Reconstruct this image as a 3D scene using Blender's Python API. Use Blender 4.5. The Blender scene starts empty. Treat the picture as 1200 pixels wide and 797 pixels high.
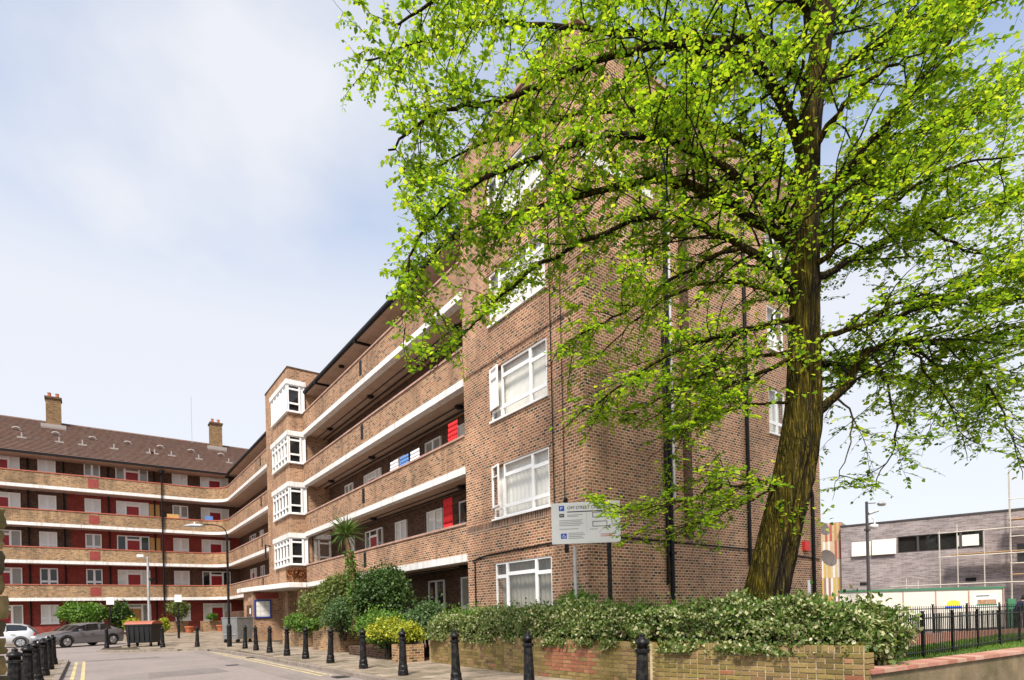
import bpy, bmesh, math, random
import numpy as np
from mathutils import Vector, Matrix, noise as mnoise
rnd = random.Random(7); NR = np.random.default_rng(11)
R = math.radians
sc = bpy.context.scene; col = sc.collection

# ------------------------------------------------------------------ camera
FPX, CX, CY = 676.0, 600.0, 717.0
ROLL, YAW, HC = R(1.38), math.atan(497 / 676), 1.35
cd_ = bpy.data.cameras.new('camera'); cam = bpy.data.objects.new('camera', cd_); col.objects.link(cam)
Fv = Vector((math.sin(YAW), math.cos(YAW), 0)); R0 = Vector((math.cos(YAW), -math.sin(YAW), 0)); U0 = Vector((0, 0, 1))
Rv = R0 * math.cos(ROLL) - U0 * math.sin(ROLL); Uv = R0 * math.sin(ROLL) + U0 * math.cos(ROLL)
m4 = Matrix((Rv, Uv, -Fv)).transposed().to_4x4(); m4.translation = Vector((0, 0, HC)); cam.matrix_world = m4
cd_.sensor_width = 36; cd_.lens = 36 * FPX / 1200; cd_.shift_y = (CY - 398.5) / 1200; cd_.clip_end = 3000; cd_.clip_start = 0.05
sc.camera = cam
def at(u, v, d):
    """photo pixel + depth (m along the view axis) -> world point"""
    return Vector((0, 0, HC)) + (Fv + Rv * ((u - CX) / FPX) + Uv * ((CY - v) / FPX)) * d
def px_of(p):
    d = Vector(p) - Vector((0, 0, HC)); z = max(d.dot(Fv), .01)
    return CX + FPX * d.dot(Rv) / z, CY - FPX * d.dot(Uv) / z, z

# ------------------------------------------------------------------ world, sun, exposure
SUN_EL, SUN_AZ = R(52), math.atan2(-0.74, -0.67)       # azimuth measured from +Y towards +X
w = bpy.data.worlds.new('World'); sc.world = w; w.use_nodes = True
nt = w.node_tree; nt.nodes.clear(); N = nt.nodes.new; L = nt.links.new
out = N('ShaderNodeOutputWorld'); bg = N('ShaderNodeBackground'); sky = N('ShaderNodeTexSky')
sky.sky_type = 'NISHITA'; sky.sun_disc = False; sky.sun_elevation = SUN_EL; sky.sun_rotation = SUN_AZ
sky.air_density = 1.0; sky.dust_density = 1.0; sky.ozone_density = 0.7
tc = N('ShaderNodeTexCoord'); mp = N('ShaderNodeMapping'); mp.inputs['Scale'].default_value = (1.0, 1.0, 1.35)
mp.inputs['Location'].default_value = (0.35, 0.1, 0.22)
nz = N('ShaderNodeTexNoise'); nz.inputs['Scale'].default_value = 1.25; nz.inputs['Detail'].default_value = 6; nz.inputs['Roughness'].default_value = 0.5
nz.inputs['Distortion'].default_value = 0.05
cr = N('ShaderNodeValToRGB'); cr.color_ramp.elements[0].position = 0.41; cr.color_ramp.elements[1].position = 0.66
sx = N('ShaderNodeSeparateXYZ'); mr = N('ShaderNodeMapRange'); mr.interpolation_type = 'SMOOTHSTEP'; mr.inputs['From Min'].default_value = 0.40; mr.inputs['From Max'].default_value = 0.68
mr.inputs['To Min'].default_value = 0.96; mr.inputs['To Max'].default_value = 0.12
mxm = N('ShaderNodeMath'); mxm.operation = 'MAXIMUM'
mul = N('ShaderNodeMath'); mul.operation = 'MULTIPLY'; mul.inputs[1].default_value = 0.93
mx = N('ShaderNodeMixRGB'); mx.inputs['Color2'].default_value = (3.2, 3.25, 3.42, 1)
L(tc.outputs['Generated'], mp.inputs['Vector']); L(mp.outputs[0], nz.inputs['Vector']); L(nz.outputs['Fac'], cr.inputs[0])
L(tc.outputs['Generated'], sx.inputs[0]); L(sx.outputs['Z'], mr.inputs['Value'])
L(cr.outputs[0], mxm.inputs[0]); L(mr.outputs[0], mxm.inputs[1]); L(mxm.outputs[0], mul.inputs[0])
L(mul.outputs[0], mx.inputs['Fac']); L(sky.outputs[0], mx.inputs['Color1']); L(mx.outputs[0], bg.inputs['Color'])
bg.inputs['Strength'].default_value = 0.14; L(bg.outputs[0], out.inputs[0])
sd = bpy.data.lights.new('sun', 'SUN'); sd.energy = 3.3; sd.angle = R(12); sd.color = (1.0, 0.92, 0.82)
so = bpy.data.objects.new('sun', sd); col.objects.link(so)
sdir = Vector((math.sin(SUN_AZ) * math.cos(SUN_EL), math.cos(SUN_AZ) * math.cos(SUN_EL), math.sin(SUN_EL)))
so.rotation_euler = (-sdir).to_track_quat('-Z', 'Y').to_euler(); so.location = sdir * 60
vs = sc.view_settings; vs.view_transform = 'Standard'; vs.look = 'None'; vs.gamma = 1; vs.use_curve_mapping = False; vs.exposure = 1.0
sc.cycles.use_denoising = True
sc.cycles.max_bounces = 6; sc.cycles.transparent_max_bounces = 8; sc.cycles.diffuse_bounces = 3; sc.cycles.glossy_bounces = 2

# ------------------------------------------------------------------ materials
MAT = {}
def new_mat(name):
    m = bpy.data.materials.new(name); m.use_nodes = True; MAT[name] = m
    return m, m.node_tree, m.node_tree.nodes['Principled BSDF']
def setin(b, **k):
    for a, v in k.items():
        a = {'spec': 'Specular IOR Level', 'rough': 'Roughness', 'metal': 'Metallic', 'col': 'Base Color'}[a]
        b.inputs[a].default_value = (*v, 1) if a == 'Base Color' else v
def streaks(t, g, o, c, amt, sc_=4.0):
    """rain and soot runs: noise stretched down the wall"""
    mp_ = t.nodes.new('ShaderNodeMapping'); mp_.inputs['Scale'].default_value = (sc_, sc_, sc_ * .09); t.links.new(g.outputs['Position'], mp_.inputs[0])
    n_ = t.nodes.new('ShaderNodeTexNoise'); n_.inputs['Scale'].default_value = 1; n_.inputs['Detail'].default_value = 7; n_.inputs['Roughness'].default_value = .6; t.links.new(mp_.outputs[0], n_.inputs['Vector'])
    r_ = t.nodes.new('ShaderNodeValToRGB'); r_.color_ramp.elements[0].position = .50; r_.color_ramp.elements[1].position = .72; r_.color_ramp.elements[1].color = (amt,) * 3 + (1,); t.links.new(n_.outputs['Fac'], r_.inputs[0])
    m_ = t.nodes.new('ShaderNodeMixRGB'); m_.inputs['Color2'].default_value = (*c, 1); t.links.new(r_.outputs[0], m_.inputs['Fac']); t.links.new(o, m_.inputs['Color1'])
    return m_.outputs[0]
def plain(name, c, rough=.6, var=.12, scale=6., spec=.3, metal=0., bump=0., bscale=60., stain=None, stain_amt=.5, stain_scale=1.5, streak=None):
    m, t, b = new_mat(name); setin(b, col=c, rough=rough, spec=spec, metal=metal)
    g = t.nodes.new('ShaderNodeNewGeometry')
    n = t.nodes.new('ShaderNodeTexNoise'); n.inputs['Scale'].default_value = scale; n.inputs['Detail'].default_value = 5
    t.links.new(g.outputs['Position'], n.inputs['Vector'])
    r = t.nodes.new('ShaderNodeMapRange'); r.inputs['From Min'].default_value = .3; r.inputs['From Max'].default_value = .7
    r.inputs['To Min'].default_value = 1 - var; r.inputs['To Max'].default_value = 1 + var
    t.links.new(n.outputs['Fac'], r.inputs['Value'])
    v = t.nodes.new('ShaderNodeVectorMath'); v.operation = 'SCALE'; v.inputs[0].default_value = c
    t.links.new(r.outputs[0], v.inputs['Scale']); o = v.outputs[0]
    if stain:
        n2 = t.nodes.new('ShaderNodeTexNoise'); n2.inputs['Scale'].default_value = stain_scale; n2.inputs['Detail'].default_value = 6; n2.inputs['Roughness'].default_value = .65
        t.links.new(g.outputs['Position'], n2.inputs['Vector'])
        c2 = t.nodes.new('ShaderNodeValToRGB'); c2.color_ramp.elements[0].position = .45; c2.color_ramp.elements[1].position = .65
        c2.color_ramp.elements[1].color = (stain_amt,) * 3 + (1,)
        t.links.new(n2.outputs['Fac'], c2.inputs[0])
        mm = t.nodes.new('ShaderNodeMixRGB'); mm.inputs['Color2'].default_value = (*stain, 1)
        t.links.new(c2.outputs[0], mm.inputs['Fac']); t.links.new(o, mm.inputs['Color1']); o = mm.outputs[0]
    if streak: o = streaks(t, g, o, *streak)
    t.links.new(o, b.inputs['Base Color'])
    if bump:
        n3 = t.nodes.new('ShaderNodeTexNoise'); n3.inputs['Scale'].default_value = bscale; n3.inputs['Detail'].default_value = 4
        t.links.new(g.outputs['Position'], n3.inputs['Vector'])
        bp = t.nodes.new('ShaderNodeBump'); bp.inputs['Strength'].default_value = bump; bp.inputs['Distance'].default_value = .02
        t.links.new(n3.outputs['Fac'], bp.inputs['Height']); t.links.new(bp.outputs[0], b.inputs['Normal'])
    return m
def wall_coords(t):
    """world position folded on to the wall's own plane: (along, up)"""
    g = t.nodes.new('ShaderNodeNewGeometry'); sp = t.nodes.new('ShaderNodeSeparateXYZ'); sn = t.nodes.new('ShaderNodeSeparateXYZ')
    t.links.new(g.outputs['Position'], sp.inputs[0]); t.links.new(g.outputs['True Normal'], sn.inputs[0])
    ab = t.nodes.new('ShaderNodeMath'); ab.operation = 'ABSOLUTE'; t.links.new(sn.outputs['X'], ab.inputs[0])
    gt = t.nodes.new('ShaderNodeMath'); gt.operation = 'GREATER_THAN'; gt.inputs[1].default_value = .707; t.links.new(ab.outputs[0], gt.inputs[0])
    mixa = t.nodes.new('ShaderNodeMix'); t.links.new(gt.outputs[0], mixa.inputs[0]); t.links.new(sp.outputs['X'], mixa.inputs[2]); t.links.new(sp.outputs['Y'], mixa.inputs[3])
    cb = t.nodes.new('ShaderNodeCombineXYZ'); t.links.new(mixa.outputs[0], cb.inputs['X']); t.links.new(sp.outputs['Z'], cb.inputs['Y'])
    return g, cb.outputs[0]
def brick_mat(name, stops, mortar, bw=.185, rh=.075, ms=.011, big=.16, soldier=False, bump=.5, dirt=None):
    m, t, b = new_mat(name); setin(b, rough=.85, spec=.2)
    g, vec = wall_coords(t)
    if soldier: bw, rh = .075, .225
    br = t.nodes.new('ShaderNodeTexBrick'); t.links.new(vec, br.inputs['Vector'])
    br.inputs['Scale'].default_value = 1; br.inputs['Brick Width'].default_value = bw; br.inputs['Row Height'].default_value = rh
    br.inputs['Mortar Size'].default_value = ms; br.inputs['Mortar Smooth'].default_value = .3; br.inputs['Bias'].default_value = 0
    br.inputs['Color1'].default_value = (0, 0, 0, 1); br.inputs['Color2'].default_value = (1, 1, 1, 1); br.inputs['Mortar'].default_value = (.5, .5, .5, 1)
    if soldier: br.offset = 0
    cr = t.nodes.new('ShaderNodeValToRGB'); t.links.new(br.outputs['Color'], cr.inputs[0])
    e = cr.color_ramp.elements
    while len(e) < len(stops): e.new(.5)
    for q, (p, c) in zip(e, stops): q.position = p; q.color = (*c, 1)
    cr.color_ramp.interpolation = 'CONSTANT'
    n = t.nodes.new('ShaderNodeTexNoise'); n.inputs['Scale'].default_value = .8; n.inputs['Detail'].default_value = 7; n.inputs['Roughness'].default_value = .6
    t.links.new(g.outputs['Position'], n.inputs['Vector'])
    mr = t.nodes.new('ShaderNodeMapRange'); mr.inputs['From Min'].default_value = .3; mr.inputs['From Max'].default_value = .7
    mr.inputs['To Min'].default_value = 1 - big; mr.inputs['To Max'].default_value = 1 + big; t.links.new(n.outputs['Fac'], mr.inputs['Value'])
    n2 = t.nodes.new('ShaderNodeTexNoise'); n2.inputs['Scale'].default_value = 25; n2.inputs['Detail'].default_value = 3; t.links.new(g.outputs['Position'], n2.inputs['Vector'])
    mr2 = t.nodes.new('ShaderNodeMapRange'); mr2.inputs['To Min'].default_value = .75; mr2.inputs['To Max'].default_value = 1.25; t.links.new(n2.outputs['Fac'], mr2.inputs['Value'])
    mm = t.nodes.new('ShaderNodeMixRGB'); t.links.new(br.outputs['Fac'], mm.inputs['Fac']); t.links.new(cr.outputs[0], mm.inputs['Color1']); mm.inputs['Color2'].default_value = (*mortar, 1)
    v1 = t.nodes.new('ShaderNodeVectorMath'); v1.operation = 'SCALE'; t.links.new(mm.outputs[0], v1.inputs[0]); t.links.new(mr.outputs[0], v1.inputs['Scale'])
    v2 = t.nodes.new('ShaderNodeVectorMath'); v2.operation = 'SCALE'; t.links.new(v1.outputs[0], v2.inputs[0]); t.links.new(mr2.outputs[0], v2.inputs['Scale'])
    o = v2.outputs[0]
    if dirt:
        n3 = t.nodes.new('ShaderNodeTexNoise'); n3.inputs['Scale'].default_value = dirt[1]; n3.inputs['Detail'].default_value = 6; t.links.new(g.outputs['Position'], n3.inputs['Vector'])
        c3 = t.nodes.new('ShaderNodeValToRGB'); c3.color_ramp.elements[0].position = .5; c3.color_ramp.elements[1].position = .68; c3.color_ramp.elements[1].color = (dirt[2],) * 3 + (1,)
        t.links.new(n3.outputs['Fac'], c3.inputs[0]); m3 = t.nodes.new('ShaderNodeMixRGB'); m3.inputs['Color2'].default_value = (*dirt[0], 1)
        t.links.new(c3.outputs[0], m3.inputs['Fac']); t.links.new(o, m3.inputs['Color1']); o = streaks(t, g, m3.outputs[0], dirt[0], .55, 2.2)
    t.links.new(o, b.inputs['Base Color'])
    inv = t.nodes.new('ShaderNodeMath'); inv.operation = 'SUBTRACT'; inv.inputs[0].default_value = 1; t.links.new(br.outputs['Fac'], inv.inputs[1])
    bp = t.nodes.new('ShaderNodeBump'); bp.inputs['Strength'].default_value = bump; bp.inputs['Distance'].default_value = .008
    t.links.new(inv.outputs[0], bp.inputs['Height']); t.links.new(bp.outputs[0], b.inputs['Normal'])
    return m
DK = (.055, .036, .028)
brick_mat('brick_multi', [(0, DK), (.12, (.15, .078, .042)), (.24, (.24, .105, .055)), (.5, (.31, .14, .07)), (.72, (.26, .095, .05)), (.86, (.36, .185, .10))], (.58, .43, .30), bw=.155, ms=.012, big=.28, dirt=((.12, .08, .05), .35, .35))
brick_mat('brick_parapet', [(0, (.08, .045, .03)), (.16, (.22, .11, .06)), (.35, (.32, .175, .095)), (.6, (.35, .195, .105)), (.82, (.27, .12, .06))], (.47, .35, .24), dirt=((.10, .07, .045), .5, .45))
brick_mat('brick_stock', [(0, (.10, .06, .035)), (.18, (.24, .135, .065)), (.45, (.34, .20, .095)), (.7, (.29, .15, .07)), (.88, (.38, .235, .12))], (.44, .33, .21), dirt=((.1, .07, .04), .6, .4))
brick_mat('brick_tower', [(0, (.14, .07, .04)), (.12, (.28, .15, .08)), (.4, (.36, .20, .11)), (.7, (.33, .165, .085)), (.88, (.40, .24, .14))], (.48, .35, .24), dirt=((.12, .07, .04), .6, .3))
brick_mat('brick_red_paint', [(0, (.20, .04, .032)), (.3, (.27, .055, .042)), (.7, (.23, .045, .035))], (.20, .04, .03), bump=.8)
brick_mat('brick_dark', [(0, (.04, .022, .015)), (.3, (.085, .042, .026)), (.7, (.115, .058, .035))], (.13, .09, .065))  # dark brick, deepened further to paint in the shade of the balcony recesses
brick_mat('brick_chimney', [(0, (.08, .05, .025)), (.2, (.16, .095, .045)), (.6, (.22, .13, .06))], (.26, .18, .10))
brick_mat('brick_soldier', [(0, DK), (.25, (.12, .06, .04)), (.6, (.2, .1, .06))], (.42, .32, .24), soldier=True)
brick_mat('brick_long_grey', [(0, (.15, .125, .122)), (.3, (.225, .19, .185)), (.7, (.285, .245, .24))], (.35, .31, .30), bw=.45, rh=.06, ms=.008, bump=.3)
plain('white_paint', (.74, .73, .71), .45, .05, 3, stain=(.55, .52, .47), stain_amt=.35, stain_scale=1.2, streak=((.30, .27, .23), .6, 7))
plain('white_frame', (.82, .82, .81), .35, .03, 8)
plain('white_panel', (.78, .78, .76), .5, .04, 4)
plain('soffit_paint', (.46, .34, .26), .8, .12, 1.5, stain=(.20, .13, .09), stain_amt=.5)
plain('coping_pink', (.44, .27, .21), .7, .15, 4, stain=(.22, .15, .11), stain_amt=.5, stain_scale=3)
plain('coping_red', (.42, .12, .075), .65, .15, 4)
plain('chute_maroon', (.26, .05, .04), .6, .15, 5)
plain('door_red', (.30, .014, .016), .35, .08, 3)
plain('door_oak', (.42, .21, .065), .5, .15, 5)
plain('board_ochre', (.52, .30, .10), .6, .12, 6)
plain('black_paint', (.005, .005, .006), .42, .2, 12, spec=.22, bump=.15, bscale=40, stain=(.05, .045, .04), stain_amt=.5, stain_scale=14)
plain('black_pipe', (.008, .008, .009), .5, .2, 9, spec=.2)
plain('white_pipe', (.6, .6, .6), .4, .1, 9)
plain('dark_room', (.012, .011, .011), .9, .2, 4)
plain('curtain', (.88, .86, .81), .9, .06, 5)
plain('curtain_grey', (.34, .32, .28), .9, .1, 5)
plain('asphalt', (.25, .212, .190), .8, .12, 9, spec=.35, bump=.35, bscale=180, stain=(.165, .145, .135), stain_amt=.6, stain_scale=.45)
plain('tarmac_dark', (.19, .165, .15), .85, .15, 9, bump=.35, bscale=180, stain=(.14, .12, .11), stain_amt=.6, stain_scale=2)
plain('tarmac_worn', (.235, .20, .178), .8, .15, 7, bump=.35, bscale=180, stain=(.16, .138, .12), stain_amt=.7, stain_scale=.9)
plain('kerb_stone', (.24, .20, .165), .8, .2, 5, bump=.3, bscale=60, stain=(.12, .1, .07), stain_amt=.5)
plain('slab_a', (.27, .215, .16), .8, .22, 3.5, bump=.3, bscale=90, stain=(.085, .075, .042), stain_amt=.75, stain_scale=1.1)
plain('slab_b', (.31, .25, .19), .8, .2, 3.5, bump=.3, bscale=90, stain=(.10, .085, .05), stain_amt=.7, stain_scale=1.3)
plain('slab_c', (.225, .18, .13), .8, .22, 3.5, bump=.3, bscale=90, stain=(.07, .065, .035), stain_amt=.75, stain_scale=1.2)
plain('paving_joint', (.07, .055, .035), .9, .2, 8)
plain('yellow_line', (.56, .46, .22), .7, .15, 12, stain=(.18, .15, .12), stain_amt=.8, stain_scale=7)
plain('soil', (.05, .035, .022), .95, .3, 5, bump=.6, bscale=30)
plain('roof_tile', (.155, .10, .078), .8, .3, 4, stain=(.16, .085, .055), stain_amt=.6, stain_scale=1.4)
plain('lead_white', (.28, .25, .23), .6, .1, 6)
plain('terracotta', (.40, .12, .05), .7, .15, 8)
plain('steel_grey', (.30, .31, .31), .42, .12, 5, metal=.6)
plain('galv', (.40, .41, .41), .45, .15, 6, metal=.4)
plain('bin_black', (.016, .016, .017), .45, .2, 5)
plain('lid_orange', (.34, .11, .065), .5, .1, 5)
plain('rubber', (.018, .018, .018), .8, .15, 9)
plain('alloy', (.5, .5, .52), .3, .05, 9, metal=.9)
plain('lamp_glass', (.75, .75, .72), .2, .03, 9)
plain('plank', (.42, .27, .13), .8, .2, 5)
plain('scaffold_tube', (.50, .46, .38), .5, .12, 9, metal=.2)
plain('hoarding_white', (.60, .57, .50), .55, .05, 2)
plain('hoarding_green', (.05, .17, .09), .5, .1, 4)
plain('skin', (.46, .25, .17), .55, .05, 8)
plain('navy_cloth', (.018, .022, .045), .85, .15, 12)
plain('dark_hair', (.02, .015, .012), .7, .1, 20)
plain('trousers_black', (.015, .014, .016), .85, .15, 12)
plain('blue_frame', (.02, .05, .24), .4, .08, 9)
plain('paper', (.70, .70, .68), .7, .05, 9)
plain('sign_white', (.80, .80, .78), .4, .03, 3)
plain('sign_blue', (.015, .09, .50), .4, .03, 3)
plain('ink', (.02, .02, .025), .6, .02, 3)
plain('ink_grey', (.36, .36, .37), .6, .02, 3)
plain('ink_red', (.55, .12, .12), .6, .02, 3)
plain('ink_yellow', (.75, .52, .04), .6, .02, 3)
plain('ink_brown', (.33, .2, .12), .6, .3, 9)
plain('alarm_red', (.62, .035, .03), .4, .05, 5)
plain('cloth_red', (.60, .02, .025), .8, .1, 6)
plain('cloth_white', (.70, .71, .74), .85, .06, 6)
plain('cloth_blue', (.10, .22, .50), .85, .06, 6)
plain('dish_mesh', (.16, .13, .11), .6, .15, 20)
plain('stone_moss', (.26, .19, .085), .85, .3, 5, bump=.7, bscale=22, stain=(.10, .09, .03), stain_amt=.8, stain_scale=4)
plain('stone_dark', (.075, .06, .04), .85, .3, 5, bump=.7, bscale=22, stain=(.11, .10, .03), stain_amt=.6, stain_scale=4)
plain('mortar', (.42, .34, .22), .95, .2, 8, bump=.3, bscale=60, stain=(.11, .10, .05), stain_amt=.6, stain_scale=2.5)
plain('render_mossy', (.17, .13, .075), .9, .25, 3, bump=.5, bscale=25, stain=(.085, .075, .03), stain_amt=.8, stain_scale=1.6)
plain('lawn', (.075, .14, .025), .9, .25, 5, bump=.4, bscale=30)
plain('graphite', (.055, .05, .05), .3, .05, 3, spec=.5)
for nm, c in (('slat_cream', (.46, .36, .22)), ('slat_orange', (.44, .22, .07)), ('slat_yellow', (.46, .32, .09)), ('slat_red', (.36, .09, .075)), ('slat_brown', (.25, .15, .12)), ('slat_pale', (.60, .55, .50))): plain(nm, c, .6, .06, 4)
m, t, b = new_mat('car_grey'); setin(b, col=(.20, .20, .21), rough=.28, metal=.45); b.inputs['Coat Weight'].default_value = .6
m, t, b = new_mat('car_silver'); setin(b, col=(.62, .62, .63), rough=.3, metal=.45); b.inputs['Coat Weight'].default_value = .6
m, t, b = new_mat('car_glass'); setin(b, col=(.012, .014, .016), rough=.06, spec=.6)
m, t, b = new_mat('head_glass'); setin(b, col=(.6, .62, .64), rough=.1, spec=.6)
m, t, b = new_mat('tail_red'); setin(b, col=(.35, .01, .012), rough=.2)
# window glass: clear body, fresnel reflection
m, t, b = new_mat('glass'); t.nodes.remove(b); o = t.nodes['Material Output']
tr = t.nodes.new('ShaderNodeBsdfTransparent'); tr.inputs[0].default_value = (.90, .91, .90, 1)
gl = t.nodes.new('ShaderNodeBsdfGlossy'); gl.inputs['Roughness'].default_value = .03
fr = t.nodes.new('ShaderNodeFresnel'); gb = t.nodes.new('ShaderNodeNewGeometry'); ri = t.nodes.new('ShaderNodeMapRange'); ri.inputs['To Min'].default_value = 1.6; ri.inputs['To Max'].default_value = 1 / 1.6; t.links.new(gb.outputs['Backfacing'], ri.inputs['Value']); t.links.new(ri.outputs[0], fr.inputs[0]); mi = t.nodes.new('ShaderNodeMixShader')
t.links.new(fr.outputs[0], mi.inputs[0]); t.links.new(tr.outputs[0], mi.inputs[1]); t.links.new(gl.outputs[0], mi.inputs[2]); t.links.new(mi.outputs[0], o.inputs[0])
def island_ramp(t, stops):
    g = t.nodes.new('ShaderNodeNewGeometry'); cr = t.nodes.new('ShaderNodeValToRGB'); t.links.new(g.outputs['Random Per Island'], cr.inputs[0])
    e = cr.color_ramp.elements
    while len(e) < len(stops): e.new(.5)
    for q, (p, c) in zip(e, stops): q.position = p; q.color = (*c, 1)
    return g, cr
def leaf_mat(name, stops, trans=.45, tcol=1.35, rough=.5):
    m, t, b = new_mat(name); o = t.nodes['Material Output']; g, cr = island_ramp(t, stops)
    setin(b, rough=rough, spec=.35); t.links.new(cr.outputs[0], b.inputs['Base Color'])
    tl = t.nodes.new('ShaderNodeBsdfTranslucent'); v = t.nodes.new('ShaderNodeVectorMath'); v.operation = 'MULTIPLY'; v.inputs[1].default_value = (tcol * 1.1, tcol, tcol * .5)
    t.links.new(cr.outputs[0], v.inputs[0]); t.links.new(v.outputs[0], tl.inputs[0])
    mi = t.nodes.new('ShaderNodeMixShader'); mi.inputs[0].default_value = trans; t.links.new(b.outputs[0], mi.inputs[1]); t.links.new(tl.outputs[0], mi.inputs[2]); t.links.new(mi.outputs[0], o.inputs[0])
leaf_mat('leaf_lime', [(0, (.06, .15, .012)), (.35, (.15, .285, .016)), (.7, (.25, .395, .02)), (1, (.41, .50, .04))], .58, 1.5)
leaf_mat('leaf_hedge', [(0, (.045, .095, .015)), (.4, (.10, .17, .03)), (.66, (.20, .25, .07)), (.85, (.42, .43, .21)), (1, (.58, .57, .38))], .3)
leaf_mat('leaf_olive', [(0, (.06, .095, .02)), (.5, (.12, .16, .035)), (1, (.21, .24, .07))], .3)
leaf_mat('leaf_dark', [(0, (.025, .06, .014)), (.5, (.05, .105, .024)), (1, (.10, .17, .04))], .3)
leaf_mat('leaf_yellow', [(0, (.12, .20, .015)), (.4, (.28, .34, .03)), (1, (.56, .52, .05))], .3)
leaf_mat('leaf_fresh', [(0, (.05, .12, .015)), (.5, (.10, .21, .03)), (1, (.18, .30, .05))], .35)
leaf_mat('leaf_blue', [(0, (.045, .10, .03)), (.5, (.08, .15, .05)), (1, (.15, .22, .09))], .3)
leaf_mat('leaf_palm', [(0, (.05, .11, .02)), (.5, (.09, .17, .03)), (1, (.14, .22, .05))], .25)
leaf_mat('leaf_rust', [(0, (.10, .03, .012)), (.6, (.22, .07, .02)), (1, (.30, .13, .04))], .2)
leaf_mat('grass_blade', [(0, (.08, .17, .02)), (.6, (.15, .27, .03)), (1, (.24, .34, .05))], .35)
# small bricks picked apart one by one: tone by object
def object_tone_mat(name, stops, moss=(.16, .15, .03), moss_amt=.6):
    m, t, b = new_mat(name); setin(b, rough=.9, spec=.15)
    oi = t.nodes.new('ShaderNodeObjectInfo'); gg = t.nodes.new('ShaderNodeNewGeometry')
    ad = t.nodes.new('ShaderNodeMath'); ad.operation = 'ADD'; t.links.new(oi.outputs['Random'], ad.inputs[0]); t.links.new(gg.outputs['Random Per Island'], ad.inputs[1])
    fr = t.nodes.new('ShaderNodeMath'); fr.operation = 'FRACT'; t.links.new(ad.outputs[0], fr.inputs[0])
    cr = t.nodes.new('ShaderNodeValToRGB'); t.links.new(fr.outputs[0], cr.inputs[0]); e = cr.color_ramp.elements
    while len(e) < len(stops): e.new(.5)
    for q, (p, c) in zip(e, stops): q.position = p; q.color = (*c, 1)
    n = t.nodes.new('ShaderNodeTexNoise'); n.inputs['Scale'].default_value = 2.2; n.inputs['Detail'].default_value = 7; n.inputs['Roughness'].default_value = .65; t.links.new(gg.outputs['Position'], n.inputs['Vector'])
    c2 = t.nodes.new('ShaderNodeValToRGB'); c2.color_ramp.elements[0].position = .42; c2.color_ramp.elements[1].position = .64; c2.color_ramp.elements[1].color = (moss_amt,) * 3 + (1,); t.links.new(n.outputs['Fac'], c2.inputs[0])
    mm = t.nodes.new('ShaderNodeMixRGB'); mm.inputs['Color2'].default_value = (*moss, 1); t.links.new(c2.outputs[0], mm.inputs['Fac']); t.links.new(cr.outputs[0], mm.inputs['Color1'])
    n2 = t.nodes.new('ShaderNodeTexNoise'); n2.inputs['Scale'].default_value = 40; n2.inputs['Detail'].default_value = 4; t.links.new(gg.outputs['Position'], n2.inputs['Vector'])
    mr = t.nodes.new('ShaderNodeMapRange'); mr.inputs['To Min'].default_value = .65; mr.inputs['To Max'].default_value = 1.35; t.links.new(n2.outputs['Fac'], mr.inputs['Value'])
    v = t.nodes.new('ShaderNodeVectorMath'); v.operation = 'SCALE'; t.links.new(mm.outputs[0], v.inputs[0]); t.links.new(mr.outputs[0], v.inputs['Scale']); t.links.new(v.outputs[0], b.inputs['Base Color'])
    bp = t.nodes.new('ShaderNodeBump'); bp.inputs['Strength'].default_value = .5; bp.inputs['Distance'].default_value = .01; t.links.new(n2.outputs['Fac'], bp.inputs['Height']); t.links.new(bp.outputs[0], b.inputs['Normal'])
object_tone_mat('loose_brick', [(0, (.10, .07, .035)), (.3, (.22, .15, .065)), (.6, (.29, .205, .09)), (.8, (.17, .105, .05)), (1, (.28, .18, .09))], moss=(.17, .15, .025), moss_amt=.65)
object_tone_mat('loose_brick_red', [(0, (.22, .085, .05)), (.5, (.29, .115, .065)), (1, (.34, .18, .10))], moss_amt=.15)
object_tone_mat('coping_brick', [(0, (.33, .13, .10)), (.5, (.42, .22, .17)), (1, (.45, .28, .22))], moss_amt=.25)
# bark
m, t, b = new_mat('bark'); setin(b, rough=.95, spec=.1)
g = t.nodes.new('ShaderNodeNewGeometry'); mpb = t.nodes.new('ShaderNodeMapping'); mpb.inputs['Scale'].default_value = (11, 11, 1.3); t.links.new(g.outputs['Position'], mpb.inputs[0])
n = t.nodes.new('ShaderNodeTexNoise'); n.inputs['Scale'].default_value = 1.6; n.inputs['Detail'].default_value = 8; n.inputs['Roughness'].default_value = .7; t.links.new(mpb.outputs[0], n.inputs['Vector'])
cr = t.nodes.new('ShaderNodeValToRGB'); e = cr.color_ramp.elements; e[0].position = .36; e[0].color = (.010, .008, .006, 1); e[1].position = .70; e[1].color = (.12, .08, .045, 1); e.new(.54).color = (.038, .027, .016, 1); t.links.new(n.outputs['Fac'], cr.inputs[0])
n2 = t.nodes.new('ShaderNodeTexNoise'); n2.inputs['Scale'].default_value = 1.3; n2.inputs['Detail'].default_value = 6; t.links.new(g.outputs['Position'], n2.inputs['Vector'])
sn = t.nodes.new('ShaderNodeVectorMath'); sn.operation = 'DOT_PRODUCT'; sn.inputs[1].default_value = (-.88, .35, .1); t.links.new(g.outputs['True Normal'], sn.inputs[0])   # algae grows on the north-west side of the stem
ad = t.nodes.new('ShaderNodeMath'); ad.operation = 'MULTIPLY_ADD'; ad.inputs[1].default_value = .36; t.links.new(sn.outputs['Value'], ad.inputs[0]); t.links.new(n2.outputs['Fac'], ad.inputs[2])
c2 = t.nodes.new('ShaderNodeValToRGB'); c2.color_ramp.elements[0].position = .42; c2.color_ramp.elements[1].position = .70; c2.color_ramp.elements[1].color = (.95, .95, .95, 1); t.links.new(ad.outputs[0], c2.inputs[0])
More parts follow.
